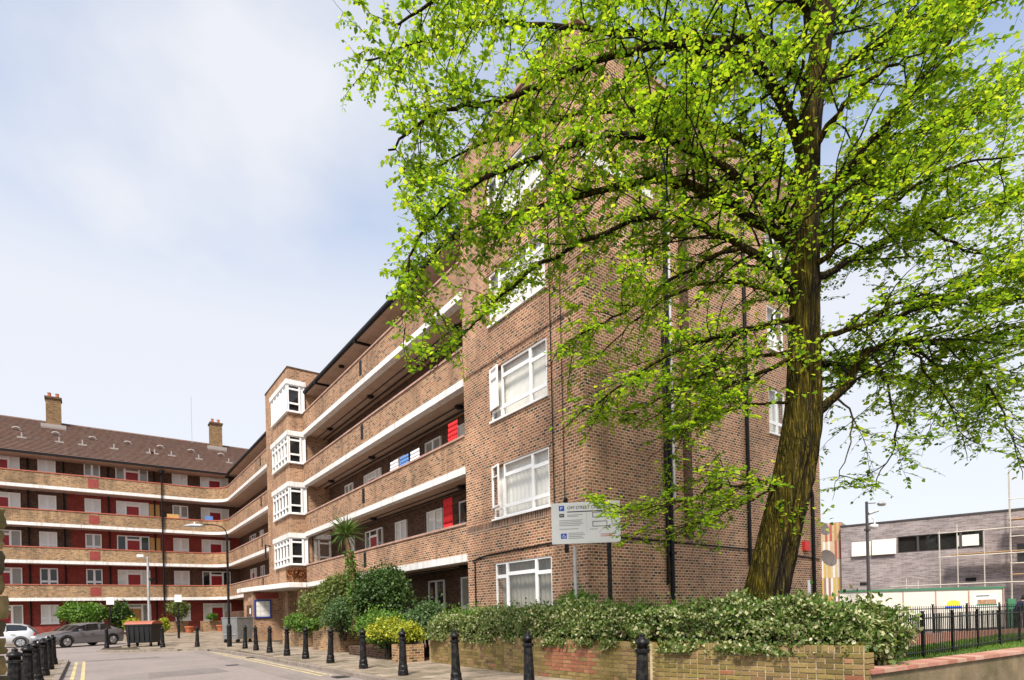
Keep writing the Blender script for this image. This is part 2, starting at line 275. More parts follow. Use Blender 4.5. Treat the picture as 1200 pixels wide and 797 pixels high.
gm = t.nodes.new('ShaderNodeVectorMath'); gm.operation = 'MULTIPLY'; gm.inputs[1].default_value = (2.5, 2.75, .6); t.links.new(cr.outputs[0], gm.inputs[0])
mm = t.nodes.new('ShaderNodeMixRGB'); t.links.new(c2.outputs[0], mm.inputs['Fac']); t.links.new(cr.outputs[0], mm.inputs['Color1']); t.links.new(gm.outputs[0], mm.inputs['Color2']); t.links.new(mm.outputs[0], b.inputs['Base Color'])
mpv = t.nodes.new('ShaderNodeMapping'); mpv.inputs['Scale'].default_value = (24, 24, 2.4); t.links.new(g.outputs['Position'], mpv.inputs[0])
dv = t.nodes.new('ShaderNodeVectorMath'); dv.operation = 'MULTIPLY_ADD'; dv.inputs[1].default_value = (4.5, 4.5, 2.5); t.links.new(n2.outputs['Color'], dv.inputs[0]); t.links.new(mpv.outputs[0], dv.inputs[2])
vo = t.nodes.new('ShaderNodeTexVoronoi'); vo.feature = 'DISTANCE_TO_EDGE'; vo.inputs['Scale'].default_value = 1; t.links.new(dv.outputs[0], vo.inputs['Vector'])
vr = t.nodes.new('ShaderNodeMapRange'); vr.inputs['From Max'].default_value = .30; vr.inputs['To Min'].default_value = .45; t.links.new(vo.outputs['Distance'], vr.inputs['Value'])
vc = t.nodes.new('ShaderNodeVectorMath'); vc.operation = 'SCALE'; t.links.new(mm.outputs[0], vc.inputs[0]); t.links.new(vr.outputs[0], vc.inputs['Scale']); t.links.new(vc.outputs[0], b.inputs['Base Color'])
hs = t.nodes.new('ShaderNodeMath'); hs.operation = 'MULTIPLY_ADD'; hs.inputs[1].default_value = .5; t.links.new(n.outputs['Fac'], hs.inputs[0]); t.links.new(vr.outputs[0], hs.inputs[2])
bp = t.nodes.new('ShaderNodeBump'); bp.inputs['Strength'].default_value = 1; bp.inputs['Distance'].default_value = .05; t.links.new(hs.outputs[0], bp.inputs['Height']); t.links.new(bp.outputs[0], b.inputs['Normal'])
plain('twig_bark', (.022, .016, .011), .9, .3, 8)
plain('palm_trunk', (.13, .08, .04), .9, .3, 12)

# ------------------------------------------------------------------ mesh helpers
ORG = {}
def thing(name, label, cat, loc=(0, 0, 0), rz=0, group=None):
    o = bpy.data.objects.new(name, None); col.objects.link(o); o.empty_display_size = .2
    o.location = loc; o.rotation_euler = (0, 0, rz); ORG[o.name] = Vector(loc) if not rz else Vector((0, 0, 0))
    tag(o, label, cat, group); return o
def tag(o, label=None, cat=None, group=None, kind=None):
    if label: o['label'] = label
    if cat: o['category'] = cat
    if group: o['group'] = group
    if kind: o['kind'] = kind
    return o
class MB:
    def __init__(s): s.v = []; s.f = []; s.mi = []
    def face(s, pts, m=0):
        n = len(s.v); s.v += [tuple(p) for p in pts]; s.f.append(tuple(range(n, n + len(pts)))); s.mi.append(m); return s
    def box(s, x0, x1, y0, y1, z0, z1, m=0, mat=None):
        p = [(x0, y0, z0), (x1, y0, z0), (x1, y1, z0), (x0, y1, z0), (x0, y0, z1), (x1, y0, z1), (x1, y1, z1), (x0, y1, z1)]
        if mat is not None: p = [tuple(mat @ Vector(q)) for q in p]
        n = len(s.v); s.v += p
        for f in ((3, 2, 1, 0), (4, 5, 6, 7), (0, 1, 5, 4), (1, 2, 6, 5), (2, 3, 7, 6), (3, 0, 4, 7)): s.f.append(tuple(n + i for i in f)); s.mi.append(m)
        return s
    def prism(s, poly, z0, z1, m=0):
        n = len(s.v); k = len(poly); s.v += [(x, y, z0) for x, y in poly] + [(x, y, z1) for x, y in poly]
        s.f.append(tuple(n + i for i in reversed(range(k)))); s.f.append(tuple(n + k + i for i in range(k))); s.mi += [m, m]
        for i in range(k): j = (i + 1) % k; s.f.append((n + i, n + j, n + k + j, n + k + i)); s.mi.append(m)
        return s
    def tube(s, pts, rad, seg=8, cap=True, m=0):
        pts = [Vector(p) for p in pts]; K = len(pts)
        if not hasattr(rad, '__len__'): rad = [rad] * K
        n0 = len(s.v); up = Vector((0, 0, 1)); prev = None
        for i, p in enumerate(pts):
            d = (pts[min(i + 1, K - 1)] - pts[max(i - 1, 0)]).normalized()
            if prev is None: a = d.cross(up if abs(d.z) < .9 else Vector((1, 0, 0))).normalized()
            else: a = (prev - d * prev.dot(d)).normalized()
            prev = a; b2 = d.cross(a)
            for q in range(seg):
                an = 2 * math.pi * q / seg; s.v.append(tuple(p + (a * math.cos(an) + b2 * math.sin(an)) * rad[i]))
        for i in range(K - 1):
            for q in range(seg):
                r = (q + 1) % seg; s.f.append((n0 + i * seg + q, n0 + i * seg + r, n0 + (i + 1) * seg + r, n0 + (i + 1) * seg + q)); s.mi.append(m)
        if cap:
            s.f.append(tuple(n0 + q for q in reversed(range(seg)))); s.f.append(tuple(n0 + (K - 1) * seg + q for q in range(seg))); s.mi += [m, m]
        return s
    def lathe(s, prof, c=(0, 0, 0), seg=16, m=0):
        n0 = len(s.v)
        for r, z in prof:
            for q in range(seg): an = 2 * math.pi * q / seg; s.v.append((c[0] + r * math.cos(an), c[1] + r * math.sin(an), c[2] + z))
        for i in range(len(prof) - 1):
            for q in range(seg): r = (q + 1) % seg; s.f.append((n0 + i * seg + q, n0 + i * seg + r, n0 + (i + 1) * seg + r, n0 + (i + 1) * seg + q)); s.mi.append(m)
        s.f.append(tuple(n0 + q for q in reversed(range(seg)))); s.f.append(tuple(n0 + (len(prof) - 1) * seg + q for q in range(seg))); s.mi += [m, m]
        return s
    def build(s, name, mats, parent=None, smooth=False, bevel=0, loc=None):
        org = ORG.get(parent.name, Vector((0, 0, 0))) if parent else (Vector(loc) if loc is not None else Vector((0, 0, 0)))
        me = bpy.data.meshes.new(name); me.from_pydata([(x - org.x, y - org.y, z - org.z) for x, y, z in s.v], [], s.f)
        for q in ([mats] if isinstance(mats, str) else mats): me.materials.append(MAT[q])
        if not isinstance(mats, str): me.polygons.foreach_set('material_index', s.mi)
        me.update(); o = bpy.data.objects.new(name, me); col.objects.link(o)
        if parent: o.parent = parent
        elif loc is not None: o.location = loc
        ORG[o.name] = org
        if smooth:
            me.polygons.foreach_set('use_smooth', [True] * len(me.polygons))
        if bevel:
            bv = o.modifiers.new('bevel', 'BEVEL'); bv.width = bevel; bv.segments = 2; bv.limit_method = 'ANGLE'; bv.harden_normals = False
        return o
def ground(name, mb, mat, **k):
    return tag(mb.build(name, mat, **k), kind='structure')
def copy_tree(o, parent=None):
    c = o.copy(); col.objects.link(c); c.parent = parent
    for ch in o.children: copy_tree(ch, c)
    return c
def leaves(name, P, A, Nn, S, mat, parent, org, shape='leaf', wid=.36):
    """P centres, A leaf axes, Nn leaf normals, S lengths -> one mesh of real leaf faces"""
    P = np.asarray(P, float); A = np.asarray(A, float); Nn = np.asarray(Nn, float); S = np.asarray(S, float)[:, None]
    A /= np.linalg.norm(A, axis=1)[:, None] + 1e-9; B = np.cross(Nn, A); B /= np.linalg.norm(B, axis=1)[:, None] + 1e-9; Nn = np.cross(A, B)
    prof = [(0, 0, 0), (.28, -wid, .10), (.62, -wid * .8, .06), (1, 0, -.06), (.62, wid * .8, .06), (.28, wid, .10)] if shape == 'leaf' else [(0, 0, 0), (.45, -wid, .08), (1, 0, -.04), (.45, wid, .08)]
    k = len(prof); V = np.empty((len(P), k, 3))
    for i, (a, b2, c) in enumerate(prof): V[:, i] = P + A * S * a + B * S * b2 + Nn * S * c
    V = V.reshape(-1, 3) - np.array(org); n = len(P)
    me = bpy.data.meshes.new(name); me.vertices.add(n * k); me.vertices.foreach_set('co', V.ravel())
    me.loops.add(n * k); me.loops.foreach_set('vertex_index', np.arange(n * k, dtype=np.int32))
    me.polygons.add(n); me.polygons.foreach_set('loop_start', np.arange(0, n * k, k, dtype=np.int32)); me.polygons.foreach_set('loop_total', np.full(n, k, dtype=np.int32))
    me.materials.append(MAT[mat]); me.update(calc_edges=True)
    o = bpy.data.objects.new(name, me); col.objects.link(o); o.parent = parent; o['kind'] = 'stuff'
    return o
def rand_dirs(n, up=0.0):
    v = NR.normal(size=(n, 3)); v[:, 2] += up; return v / (np.linalg.norm(v, axis=1)[:, None] + 1e-9)

# ================================================================== GROUND
ground('road', MB().box(-900, 1500, -700, 1500, -.6, -.1), 'asphalt')
kp = [(5.0, -6), (5.0, 14), (4.93, 18), (4.87, 22.3), (4.65, 27), (4.42, 28.9), (4.1, 30.1), (3.5, 30.8), (2.7, 31.2), (.9, 32.6), (.3, 34.2), (.5, 36), (2.3, 40.5), (2.6, 49)]
fp = ground('footpath', MB().prism([(x + .13, y + (.1 if y > 30 else 0)) for x, y in kp] + [(11.05, 49), (11.05, 14.6), (7.9, 14.6), (7.8, 3.2), (8.2, 3.2), (8.2, -6)], -.3, -.024), 'paving_joint')
def along(poly, step):
    P = [Vector((*p, 0)) for p in poly]; out_ = []
    for a, b2 in zip(P, P[1:]):
        n_ = max(1, round((b2 - a).length / step))
        for i in range(n_): out_.append((a.lerp(b2, i / n_), a.lerp(b2, (i + 1) / n_)))
    return out_
for a, b2 in along(kp[:-1], .9):
    d = (b2 - a).normalized(); n_ = Vector((d.y, -d.x, 0)); g_ = d * .006
    mb = MB(); mb.prism([tuple((q).xy) for q in (a + g_, b2 - g_, b2 - g_ + n_ * .14, a + g_ + n_ * .14)], -.2, .004 + rnd.uniform(0, .008))
    mb.build('kerb_stone', 'kerb_stone', fp, bevel=.012)
slabm = ['slab_a', 'slab_b', 'slab_c']; meshes = {}
y = 7.0; row = 0; ns = 0
while y < 40:
    dep = .61 if y < 31 else .9
    x = 5.16 if y < 26 else (4.9 if y < 28.5 else 4.3)
    if y > 30.6: x = 3.3
    if y > 31.6: x = 2.0
    if y > 35.6: x = 1.4
    if y > 37.5: x = 2.2
    x += (row % 2) * -.0
    first = True
    while x < 7.62 + (2.4 if y > 14.8 else 0) + (1.0 if y > 31 else 0):
        wd = (.61 if not first or row % 2 == 0 else .31) if y < 31 else .9
        if ns < 290 or x < 7.6:
            key = (wd, dep, rnd.randrange(3))
            if key not in meshes:
                o = MB().box(.009, wd - .009, .009, dep - .009, -.03, .0).build('paving_slab', slabm[key[2]], fp, bevel=.006); meshes[key] = o
            else:
                o = meshes[key].copy(); col.objects.link(o); o.parent = fp
            o.location = (x, y, rnd.uniform(-.003, .003)); ns += 1
        x += wd; first = False
    y += dep; row += 1
mb = MB(); mb.face([(2.3, 38.6, .012), (11.05, 38.6, .012), (11.05, 50, .36), (2.6, 50, .36)]); mb.face([(2.6, 50, .36), (11.05, 50, .36), (11.05, 58, .38), (2.6, 58, .38)])
mb.face([(2.3, 38.6, -.3), (2.3, 38.6, .012), (2.6, 50, .36), (2.6, 50, -.3)]); ground('forecourt', mb, 'slab_a')
ground('far_pavement', MB().box(-30, 2.6, 50.2, 60, -.3, .3), 'slab_b')
lp = ground('left_pavement', MB().prism([(-.72, -8), (-.72, 26.6), (-1.2, 27.3), (-12, 27.3), (-12, -8)], -.3, -.004), 'slab_c')
for a, b2 in along([(-.58, 6), (-.58, 26.6), (-1.2, 27.3)], .9):
    d = (b2 - a).normalized(); n_ = Vector((-d.y, d.x, 0)); g_ = d * .006
    MB().prism([tuple(q.xy) for q in (a + g_, a + g_ + n_ * .14, b2 - g_ + n_ * .14, b2 - g_)], -.2, .006).build('kerb_stone', 'kerb_stone', lp, bevel=.012)
def strip(path, wd, z, name, mat):
    mb = MB(); P = [Vector((*p, z)) for p in path]
    Ls = []
    for i, p in enumerate(P):
        d = (P[min(i + 1, len(P) - 1)] - P[max(i - 1, 0)]).normalized(); n_ = Vector((-d.y, d.x, 0)); Ls.append((p + n_ * wd / 2, p - n_ * wd / 2))
    for a, b2 in zip(Ls, Ls[1:]): mb.face([a[1], b2[1], b2[0], a[0]])
    return ground(name, mb, mat)
for off in (.22, .44):
    strip([(x - off * (1 if y < 29 else .9), y - (off * .8 if y > 29.5 else 0)) for x, y in kp[1:10]], .085, -.096, 'yellow_line', 'yellow_line')
    strip([(-.58 + off, 6), (-.58 + off, 26.4)], .085, -.096, 'yellow_line', 'yellow_line')
mh = MB().lathe([(.22, 0), (.22, .004)], (3.6, 19.6, -.1), 20); ground('manhole_cover', mh, 'rubber')

def patch(poly, mat, nm): 
    mb = MB(); mb.face([(x, y, -.0955) for x, y in poly]); return ground(nm, mb, mat)
patch([(1.2, 17.0), (3.1, 17.3), (3.0, 19.0), (1.3, 18.8)], 'tarmac_dark', 'tarmac_patch'); patch([(-.1, 26.0), (2.3, 26.2), (2.2, 27.1), (-.2, 26.9)], 'tarmac_dark', 'tarmac_patch')
patch([(3.75, 12.0), (4.2, 12.0), (4.25, 30.0), (3.8, 30.0)], 'tarmac_worn', 'tarmac_patch')
for y in (13.2, 22.4):
    mb = MB(); mb.box(4.62, 4.95, y, y + .42, -.12, -.088); gl_ = ground('gully_grate', mb, 'rubber')
    for q in range(5): MB().box(4.63, 4.94, y + .03 + q * .08, y + .06 + q * .08, -.088, -.08).build('bar', 'graphite', gl_)
# ================================================================== WINDOW / DOOR KIT
def tf(axis, c):
    """(along, out, z) -> world. axis 'x': wall plane x=c seen from -X; 'y': plane y=c seen from -Y. out>0 comes towards the viewer"""
    return (lambda a, o_, z: (c - o_, a, z)) if axis == 'x' else (lambda a, o_, z: (a, c - o_, z))
def bx(mb, T, a0, a1, o0, o1, z0, z1, m=0):
    p = [T(a0, o0, z0), T(a1, o1, z1)]; lo = [min(p[0][i], p[1][i]) for i in range(3)]; hi = [max(p[0][i], p[1][i]) for i in range(3)]
    mb.box(lo[0], hi[0], lo[1], hi[1], lo[2], hi[2], m)
def window(parent, axis, c, a0, a1, z0, z1, cells, out0=-.07, out1=-.02, bar=.045, back='curtain', backd=.09, sill=True, panes='glass', folds=True, door=None, name='window'):
    """cells: list of (u0,u1,v0,v1[,kind]) in 0..1 (v up); kind 'panel'/'door' is opaque"""
    T = tf(axis, c); W, H = a1 - a0, z1 - z0; fr = MB(); plist = []
    for ce in cells:
        u0, u1, v0, v1 = ce[:4]; kind = ce[4] if len(ce) > 4 else 'glass'
        A0, A1, Z0, Z1 = a0 + u0 * W, a0 + u1 * W, z0 + v0 * H, z0 + v1 * H
        bx(fr, T, A0, A1, out0, out1, Z0, Z0 + bar); bx(fr, T, A0, A1, out0, out1, Z1 - bar, Z1)
        bx(fr, T, A0, A0 + bar, out0, out1, Z0 + bar, Z1 - bar); bx(fr, T, A1 - bar, A1, out0, out1, Z0 + bar, Z1 - bar)
        plist.append((A0 + bar, A1 - bar, Z0 + bar, Z1 - bar, kind))
    o = fr.build(name, 'white_frame', parent)
    om = (out0 + out1) / 2
    for A0, A1, Z0, Z1, kind in plist:
        mb = MB()
        if kind == 'glass': mb.face([T(A0, om, Z0), T(A1, om, Z0), T(A1, om, Z1), T(A0, om, Z1)]); mb.build('pane', panes, o)
        elif kind == 'panel': bx(mb, T, A0, A1, om - .01, om + .01, Z0, Z1); mb.build('panel', 'white_panel', o)
        else:
            bx(mb, T, A0, A1, om - .02, om + .008, Z0, Z1); h4 = (Z1 - Z0) / 2
            for q0, q1 in ((A0 + .1, (A0 + A1) / 2 - .04), ((A0 + A1) / 2 + .04, A1 - .1)):
                for r0, r1 in ((Z0 + .15, Z0 + h4 - .05), (Z0 + h4 + .08, Z1 - .12)): bx(mb, T, q0, q1, om + .008, om + .018, r0, r1)
            d_ = mb.build('door', kind, o); k = MB(); bx(k, T, A1 - .09, A1 - .05, om + .008, om + .05, Z0 + .95, Z0 + 1.0); k.build('handle', 'alloy', o)
    # curtain or blank room behind the glass
    cb = MB(); K = max(6, int(W / .09)) if folds else 1
    for i in range(K):
        q0, q1 = a0 + W * i / K, a0 + W * (i + 1) / K; d0, d1 = (-backd - .02 * (i % 2), -backd - .02 * ((i + 1) % 2)) if folds else (-backd, -backd)
        cb.face([T(q0, d0, z0), T(q1, d1, z0), T(q1, d1, z1), T(q0, d0, z1)])
    cb.build('curtain' if back != 'dark_room' else 'backing', back, o)
    if sill: s_ = MB(); bx(s_, T, a0 - .05, a1 + .05, out0 - .03, .06, z0 - .05, z0 - .002); s_.build('sill', 'white_frame', o)
    return o
def wall_open(axis, c, a0, a1, z0, z1, ops, depth):
    """flat wall with real openings and reveals"""
    T = tf(axis, c); mb = MB()
    As = sorted({a0, a1, *[q for o in ops for q in o[:2]]}); Zs = sorted({z0, z1, *[q for o in ops for q in o[2:4]]})
    for i in range(len(As) - 1):
        for j in range(len(Zs) - 1):
            ca, cz = (As[i] + As[i + 1]) / 2, (Zs[j] + Zs[j + 1]) / 2
            if any(o[0] < ca < o[1] and o[2] < cz < o[3] for o in ops): continue
            mb.face([T(As[i], 0, Zs[j]), T(As[i + 1], 0, Zs[j]), T(As[i + 1], 0, Zs[j + 1]), T(As[i], 0, Zs[j + 1])])
    for p0, p1, q0, q1 in [o[:4] for o in ops]:
        for A, B2 in (((p0, q0), (p1, q0)), ((p1, q0), (p1, q1)), ((p1, q1), (p0, q1)), ((p0, q1), (p0, q0))):
            mb.face([T(A[0], 0, A[1]), T(B2[0], 0, B2[1]), T(B2[0], -depth, B2[1]), T(A[0], -depth, A[1])])
    return mb
FL = [.45] + [3.2 + 2.75 * k for k in range(5)]     # floor levels, FL[1] = first floor
XF, YE = 9.65, 10.0                                  # balcony front plane and end wall plane

# ================================================================== MAIN BLOCK
AB = thing('apartment_block', 'brown brick apartment block with white banded balconies and tall end wall behind the tree', 'building', (9.65, 10, 0))
wins = [(11.35, 13.9, 1.35, 2.78), (11.35, 13.9, 4.07, 5.6), (11.35, 13.9, 6.92, 8.43), (11.35, 13.9, 9.72, 11.2), (11.35, 13.9, 12.45, 13.9)]
wall_open('x', XF, YE, 15.4, -.1, 15.45, wins, .3).build('end_block_wall', 'brick_multi', AB)
ew = [(17.85, 18.85, 1.4, 2.85), (17.85, 18.85, 4.15, 5.6), (17.85, 18.85, 6.95, 8.4), (17.85, 18.85, 9.7, 11.1), (17.85, 18.85, 12.4, 13.8)]
wall_open('y', YE, XF, 21.1, -.1, 15.45, ew, .25).build('end_wall', 'brick_multi', AB)
mb = MB(); mb.face([(XF, 15.4, -.1), (11.4, 15.4, -.1), (11.4, 15.4, 15.45), (XF, 15.4, 15.45)]); mb.face([(21.1, YE, -.1), (21.1, 62, -.1), (21.1, 62, 13.6), (21.1, YE, 13.6)])
mb.face([(21.1, YE, 13.6), (21.1, 15.4, 13.6), (21.1, 15.4, 15.45), (21.1, YE, 15.45)]); mb.face([(11.4, 15.4, 13.6), (21.1, 15.4, 13.6), (21.1, 15.4, 15.45), (11.4, 15.4, 15.45)])
mb.build('side_wall', 'brick_multi', AB)
MB().box(XF + .15, 20.95, YE + .15, 15.25, 14.8, 15.0).build('flat_roof', 'rubber', AB)
mb = MB(); mb.box(XF - .05, 21.15, YE - .05, YE + .3, 15.45, 15.55); mb.box(XF - .05, XF + .3, YE + .3, 15.45, 15.45, 15.55); mb.box(XF + .3, 21.15, 15.15, 15.45, 15.45, 15.55); mb.build('parapet_coping', 'coping_pink', AB)
# brick-on-end course level with the first floor sill and header course at second floor
mb = MB(); mb.box(XF - .004, XF + .02, YE, 15.4, 3.78, 4.0); mb.build('soldier_course', 'brick_soldier', AB)
mb = MB(); mb.box(XF - .004, XF + .02, YE, 15.4, 8.62, 8.7); mb.build('string_course', 'brick_dark', AB)
lay_bay = [(0, .2, .2, 1), (.2, .72, .78, 1), (.2, .72, .2, .78), (.72, 1, .2, .74), (.72, 1, .74, 1), (0, .2, 0, .2), (.2, .72, 0, .2), (.72, 1, 0, .2)]
lay_bay0 = [(0, .22, .72, 1), (0, .22, .0, .72), (.22, .74, .76, 1), (.22, .74, 0, .76), (.74, 1, .72, 1), (.74, 1, 0, .72)]
flip = lambda cs: [(1 - c[1], 1 - c[0]) + tuple(c[2:]) for c in cs]
for i, (a0, a1, z0, z1) in enumerate(wins):
    L_ = flip(lay_bay0 if i == 0 else lay_bay)     # photo left is +Y
    if i in (1, 2): L_ = [c for c in L_ if not (c[0] > .75 and c[2] == .2)]
    wn = window(AB, 'x', XF, a0, a1, z0, z1, L_, back='curtain' if i in (1, 2) else ('curtain_grey' if i == 0 else 'curtain'), backd=.2 if i else .26, bar=.05, folds=i in (0, 1))
    if i == 1 or i == 2:   # left casement standing open
        W = a1 - a0; hy = a1; hz0 = z0 + .2 * (z1 - z0); hz1 = z1 - .02; wd = .2 * W
        ang = R(13 if i == 1 else 9); dx, dy = -math.sin(ang) * wd, -math.cos(ang) * wd
        fr = MB(); P = lambda s, z: (XF - .03 + dx * s, hy - .02 + dy * s, z)
        for s0, s1, q0, q1 in ((0, 1, hz0, hz0 + .05), (0, 1, hz1 - .05, hz1), (0, .14, hz0 + .05, hz1 - .05), (.86, 1, hz0 + .05, hz1 - .05), (.14, .86, hz0 + .72 * (hz1 - hz0), hz0 + .72 * (hz1 - hz0) + .03)):
            A, B2 = Vector(P(s0, q0)), Vector(P(s1, q0)); n_ = Vector((dy, -dx, 0)).normalized() * .035
            fr.prism([tuple(q.xy) for q in (A, B2, B2 + n_, A + n_)], q0, q1)
        cs = fr.build('casement', 'white_frame', AB)
        MB().face([P(.14, hz0 + .05), P(.86, hz0 + .05), P(.86, hz1 - .05), P(.14, hz1 - .05)]).build('pane', 'glass' if i == 1 else 'white_panel', cs)
mb = MB(); mb.box(XF + .28, XF + .3, 11.2, 14.05, .2, 14.2); mb.build('room_backing', 'dark_room', AB)
for i, (a0, a1, z0, z1) in enumerate(ew):
    window(AB, 'y', YE, a0, a1, z0, z1, [(0, .5, .25, 1), (.5, 1, .25, 1), (0, .5, 0, .25), (.5, 1, 0, .25)], back='curtain', backd=.2, bar=.05)
# balcony back wall and its openings
XB = 11.05
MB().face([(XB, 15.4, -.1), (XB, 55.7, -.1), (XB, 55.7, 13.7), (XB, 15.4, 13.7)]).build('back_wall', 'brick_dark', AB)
W2 = [(0, .5, .3, 1), (.5, 1, .3, 1), (0, .5, 0, .3), (.5, 1, 0, .3)]
D4 = lambda dc: [(0, .28, .36, 1), (0, .28, 0, .36, 'panel'), (.28, .72, .86, 1), (.28, .72, 0, .86, dc), (.72, 1, .36, 1), (.72, 1, 0, .36, 'panel')]
W1 = [(0, 1, .3, 1), (0, 1, 0, .3)]
for k in range(5):
    f = FL[k]
    for (y0, y1, kd) in ((17.2, 18.05, 'w1'), (19.3, 20.55, 'w'), (22.4, 23.5, 'w'), (24.9, 26.9, 'd'), (28.4, 29.5, 'w'), (38.2, 39.3, 'w'), (40.6, 42.6, 'd'), (44.3, 45.4, 'w'), (47.0, 48.1, 'w'), (49.6, 51.6, 'd')):
        if kd == 'd': window(AB, 'x', XB, y0, y1, f + .02, f + 2.2, D4('door_red'), out0=.002, out1=.07, backd=-.012, back='dark_room' if (k + int(y0)) % 2 else 'curtain', sill=False, folds=False, name='door_unit', bar=.05)
        else: window(AB, 'x', XB, y0, y1, f + .85 - (.2 if k == 0 else 0), f + 2.2, W2 if kd == 'w' else W1, out0=.002, out1=.07, backd=-.012, back=['curtain', 'dark_room', 'curtain_grey'][(k * 2 + int(y0)) % 3], folds=False, bar=.055)
# balcony slabs, white bands, brick parapets, copings
def sweep(path, prof, close=True):
    """prof: list of (offset towards building, z); path ordered so that building is to the left of travel"""
    mb = MB(); P = [Vector((*p, 0)) for p in path]; rows = []
    for i, p in enumerate(P):
        d = (P[min(i + 1, len(P) - 1)] - P[max(i - 1, 0)]).normalized(); n_ = Vector((-d.y, d.x, 0))
        if 0 < i < len(P) - 1:
            d1 = (P[i] - P[i - 1]).normalized(); cs = max(.5, d.dot(d1)); n_ = n_ / cs
        rows.append([p + n_ * o_ + Vector((0, 0, z)) for o_, z in prof])
    n0 = len(prof)
    for r in rows: mb.v += [tuple(q) for q in r]
    for i in range(len(rows) - 1):
        for j in range(n0): k2 = (j + 1) % n0; mb.f.append((i * n0 + j, i * n0 + k2, (i + 1) * n0 + k2, (i + 1) * n0 + j)); mb.mi.append(0)
    mb.f.append(tuple(range(n0))); mb.f.append(tuple((len(rows) - 1) * n0 + j for j in reversed(range(n0)))); mb.mi += [0, 0]
    return mb
rect = lambda o0, o1, z0, z1: [(o0, z0), (o1, z0), (o1, z1), (o0, z1)]
YB = 54.3; RC = 1.6
pathA = [(XF, 54.3 - RC), (XF, 36.8)]; pathB = [(XF, 32.0), (XF, 15.42)]     # travelling -Y: building (+X) is on the left
arc = [(XF - RC + RC * math.cos(a), YB - RC + RC * math.sin(a)) for a in [R(90) * i / 8 for i in range(8, -1, -1)]]
pathF = [(-14.0, YB)] + arc                                                  # travelling +X then turning: building (+Y) is on the left
AF = thing('apartment_block', 'apartment block with brown tiled roof, chimneys and red front doors behind parked cars', 'building', (-2, 54.3, .3))
for k in range(1, 5):
    f = FL[k]
    for path, par, cm, bm in ((pathA, AB, 'coping_pink', 'brick_parapet'), (pathB, AB, 'coping_pink', 'brick_parapet' if k > 1 else 'brick_multi'), (pathF, AF, 'coping_red', 'brick_stock')):
        if path is pathF: full = path
        sweep(path, rect(-.03, .25, f - .23, f)).build('white_band', 'white_paint', par)
        sweep(path, rect(.0, .22, f + .002, f + .93)).build('parapet', bm, par)
        sweep(path, rect(-.04, .26, f + .932, f + 1.0)).build('coping', cm, par)
        if path is not pathF: sweep(path, rect(.252, 1.39, f - .2, f - .02)).build('deck', 'soffit_paint', par)
    MB().prism([(-14, YB + .24), (XF - RC, YB + .24), (XF - .6, YB + .02), (XF + .01, YB - .6), (XF + .24, YB - RC), (XB, YB - RC), (XB, 55.69), (-14, 55.69)], f - .2, f - .02).build('deck', 'soffit_paint', AF)
    # vent slots in the long parapet
    for ys in (23.7, 41.6): MB().box(XF - .012, XF + .01, ys - .13, ys + .13, f + .22, f + .85).build('vent_slot', 'black_pipe', AB)
    # conduit runs and light fittings under the decks
    MB().tube([(10.75, 15.5, f - .26), (10.75, 31.9, f - .26)], .035, 6).build('conduit', 'black_pipe', AB)
    MB().tube([(10.4, 15.5, f - .24), (10.4, 31.9, f - .24)], .02, 6).build('conduit', 'black_pipe', AB)
    for ys in (17.0, 24.6, 30.0): MB().lathe([(.02, 0), (.16, -.03), (.17, -.07), (.1, -.12)], (10.45, ys, f - .2), 10).build('ceiling_light', 'black_pipe', AB)
MB().box(XF + .1, XB, 15.42, 55.6, -.1, .44).build('plinth', 'slab_c', AB)
# top soffit, gutter, pitched roof
for path, par in (([(9.78, 53.2), (9.78, 36.82)], AB), ([(9.78, 31.98), (9.78, 15.42)], AB)):
    sweep(path, rect(.03, 1.27, 13.5, 13.6)).build('eaves_soffit', 'soffit_paint', par)
    sweep(path, [(-.06, 13.5), (.03, 13.5), (.03, 13.66), (-.1, 13.66), (-.1, 13.56)]).build('gutter', 'black_pipe', par)
mb = MB(); mb.face([(9.8, 15.45, 13.67), (15.4, 15.45, 17.6), (15.4, 60, 17.6), (9.8, 60, 13.67)]); mb.face([(21.2, 15.45, 13.67), (15.4, 15.45, 17.6), (15.4, 60, 17.6), (21.2, 60, 13.67)]); mb.build('pitched_roof', 'roof_tile', AB)
for ys in (19.5, 24.5, 30): MB().box(9.7, 10.9, ys - .05, ys + .05, 13.42, 13.5).build('soffit_bracket', 'black_pipe', AB)
MB().lathe([(.02, 0), (.14, -.02), (.14, -.08), (.05, -.1)], (10.15, 27.3, 13.5), 10).build('ceiling_light', 'black_pipe', AB)
# glazed draught screen beside the stair tower on the first floor
mb = MB(); mb.box(9.9, 9.93, 28.6, 28.64, 4.2, 5.7); mb.box(9.9, 9.93, 31.6, 31.64, 4.2, 5.7); mb.box(9.9, 9.93, 28.64, 31.6, 5.66, 5.7); sc_ = mb.build('screen_frame', 'black_pipe', AB)
MB().face([(9.915, 28.64, 4.2), (9.915, 31.6, 4.2), (9.915, 31.6, 5.66), (9.915, 28.64, 5.66)]).build('pane', 'glass', sc_)

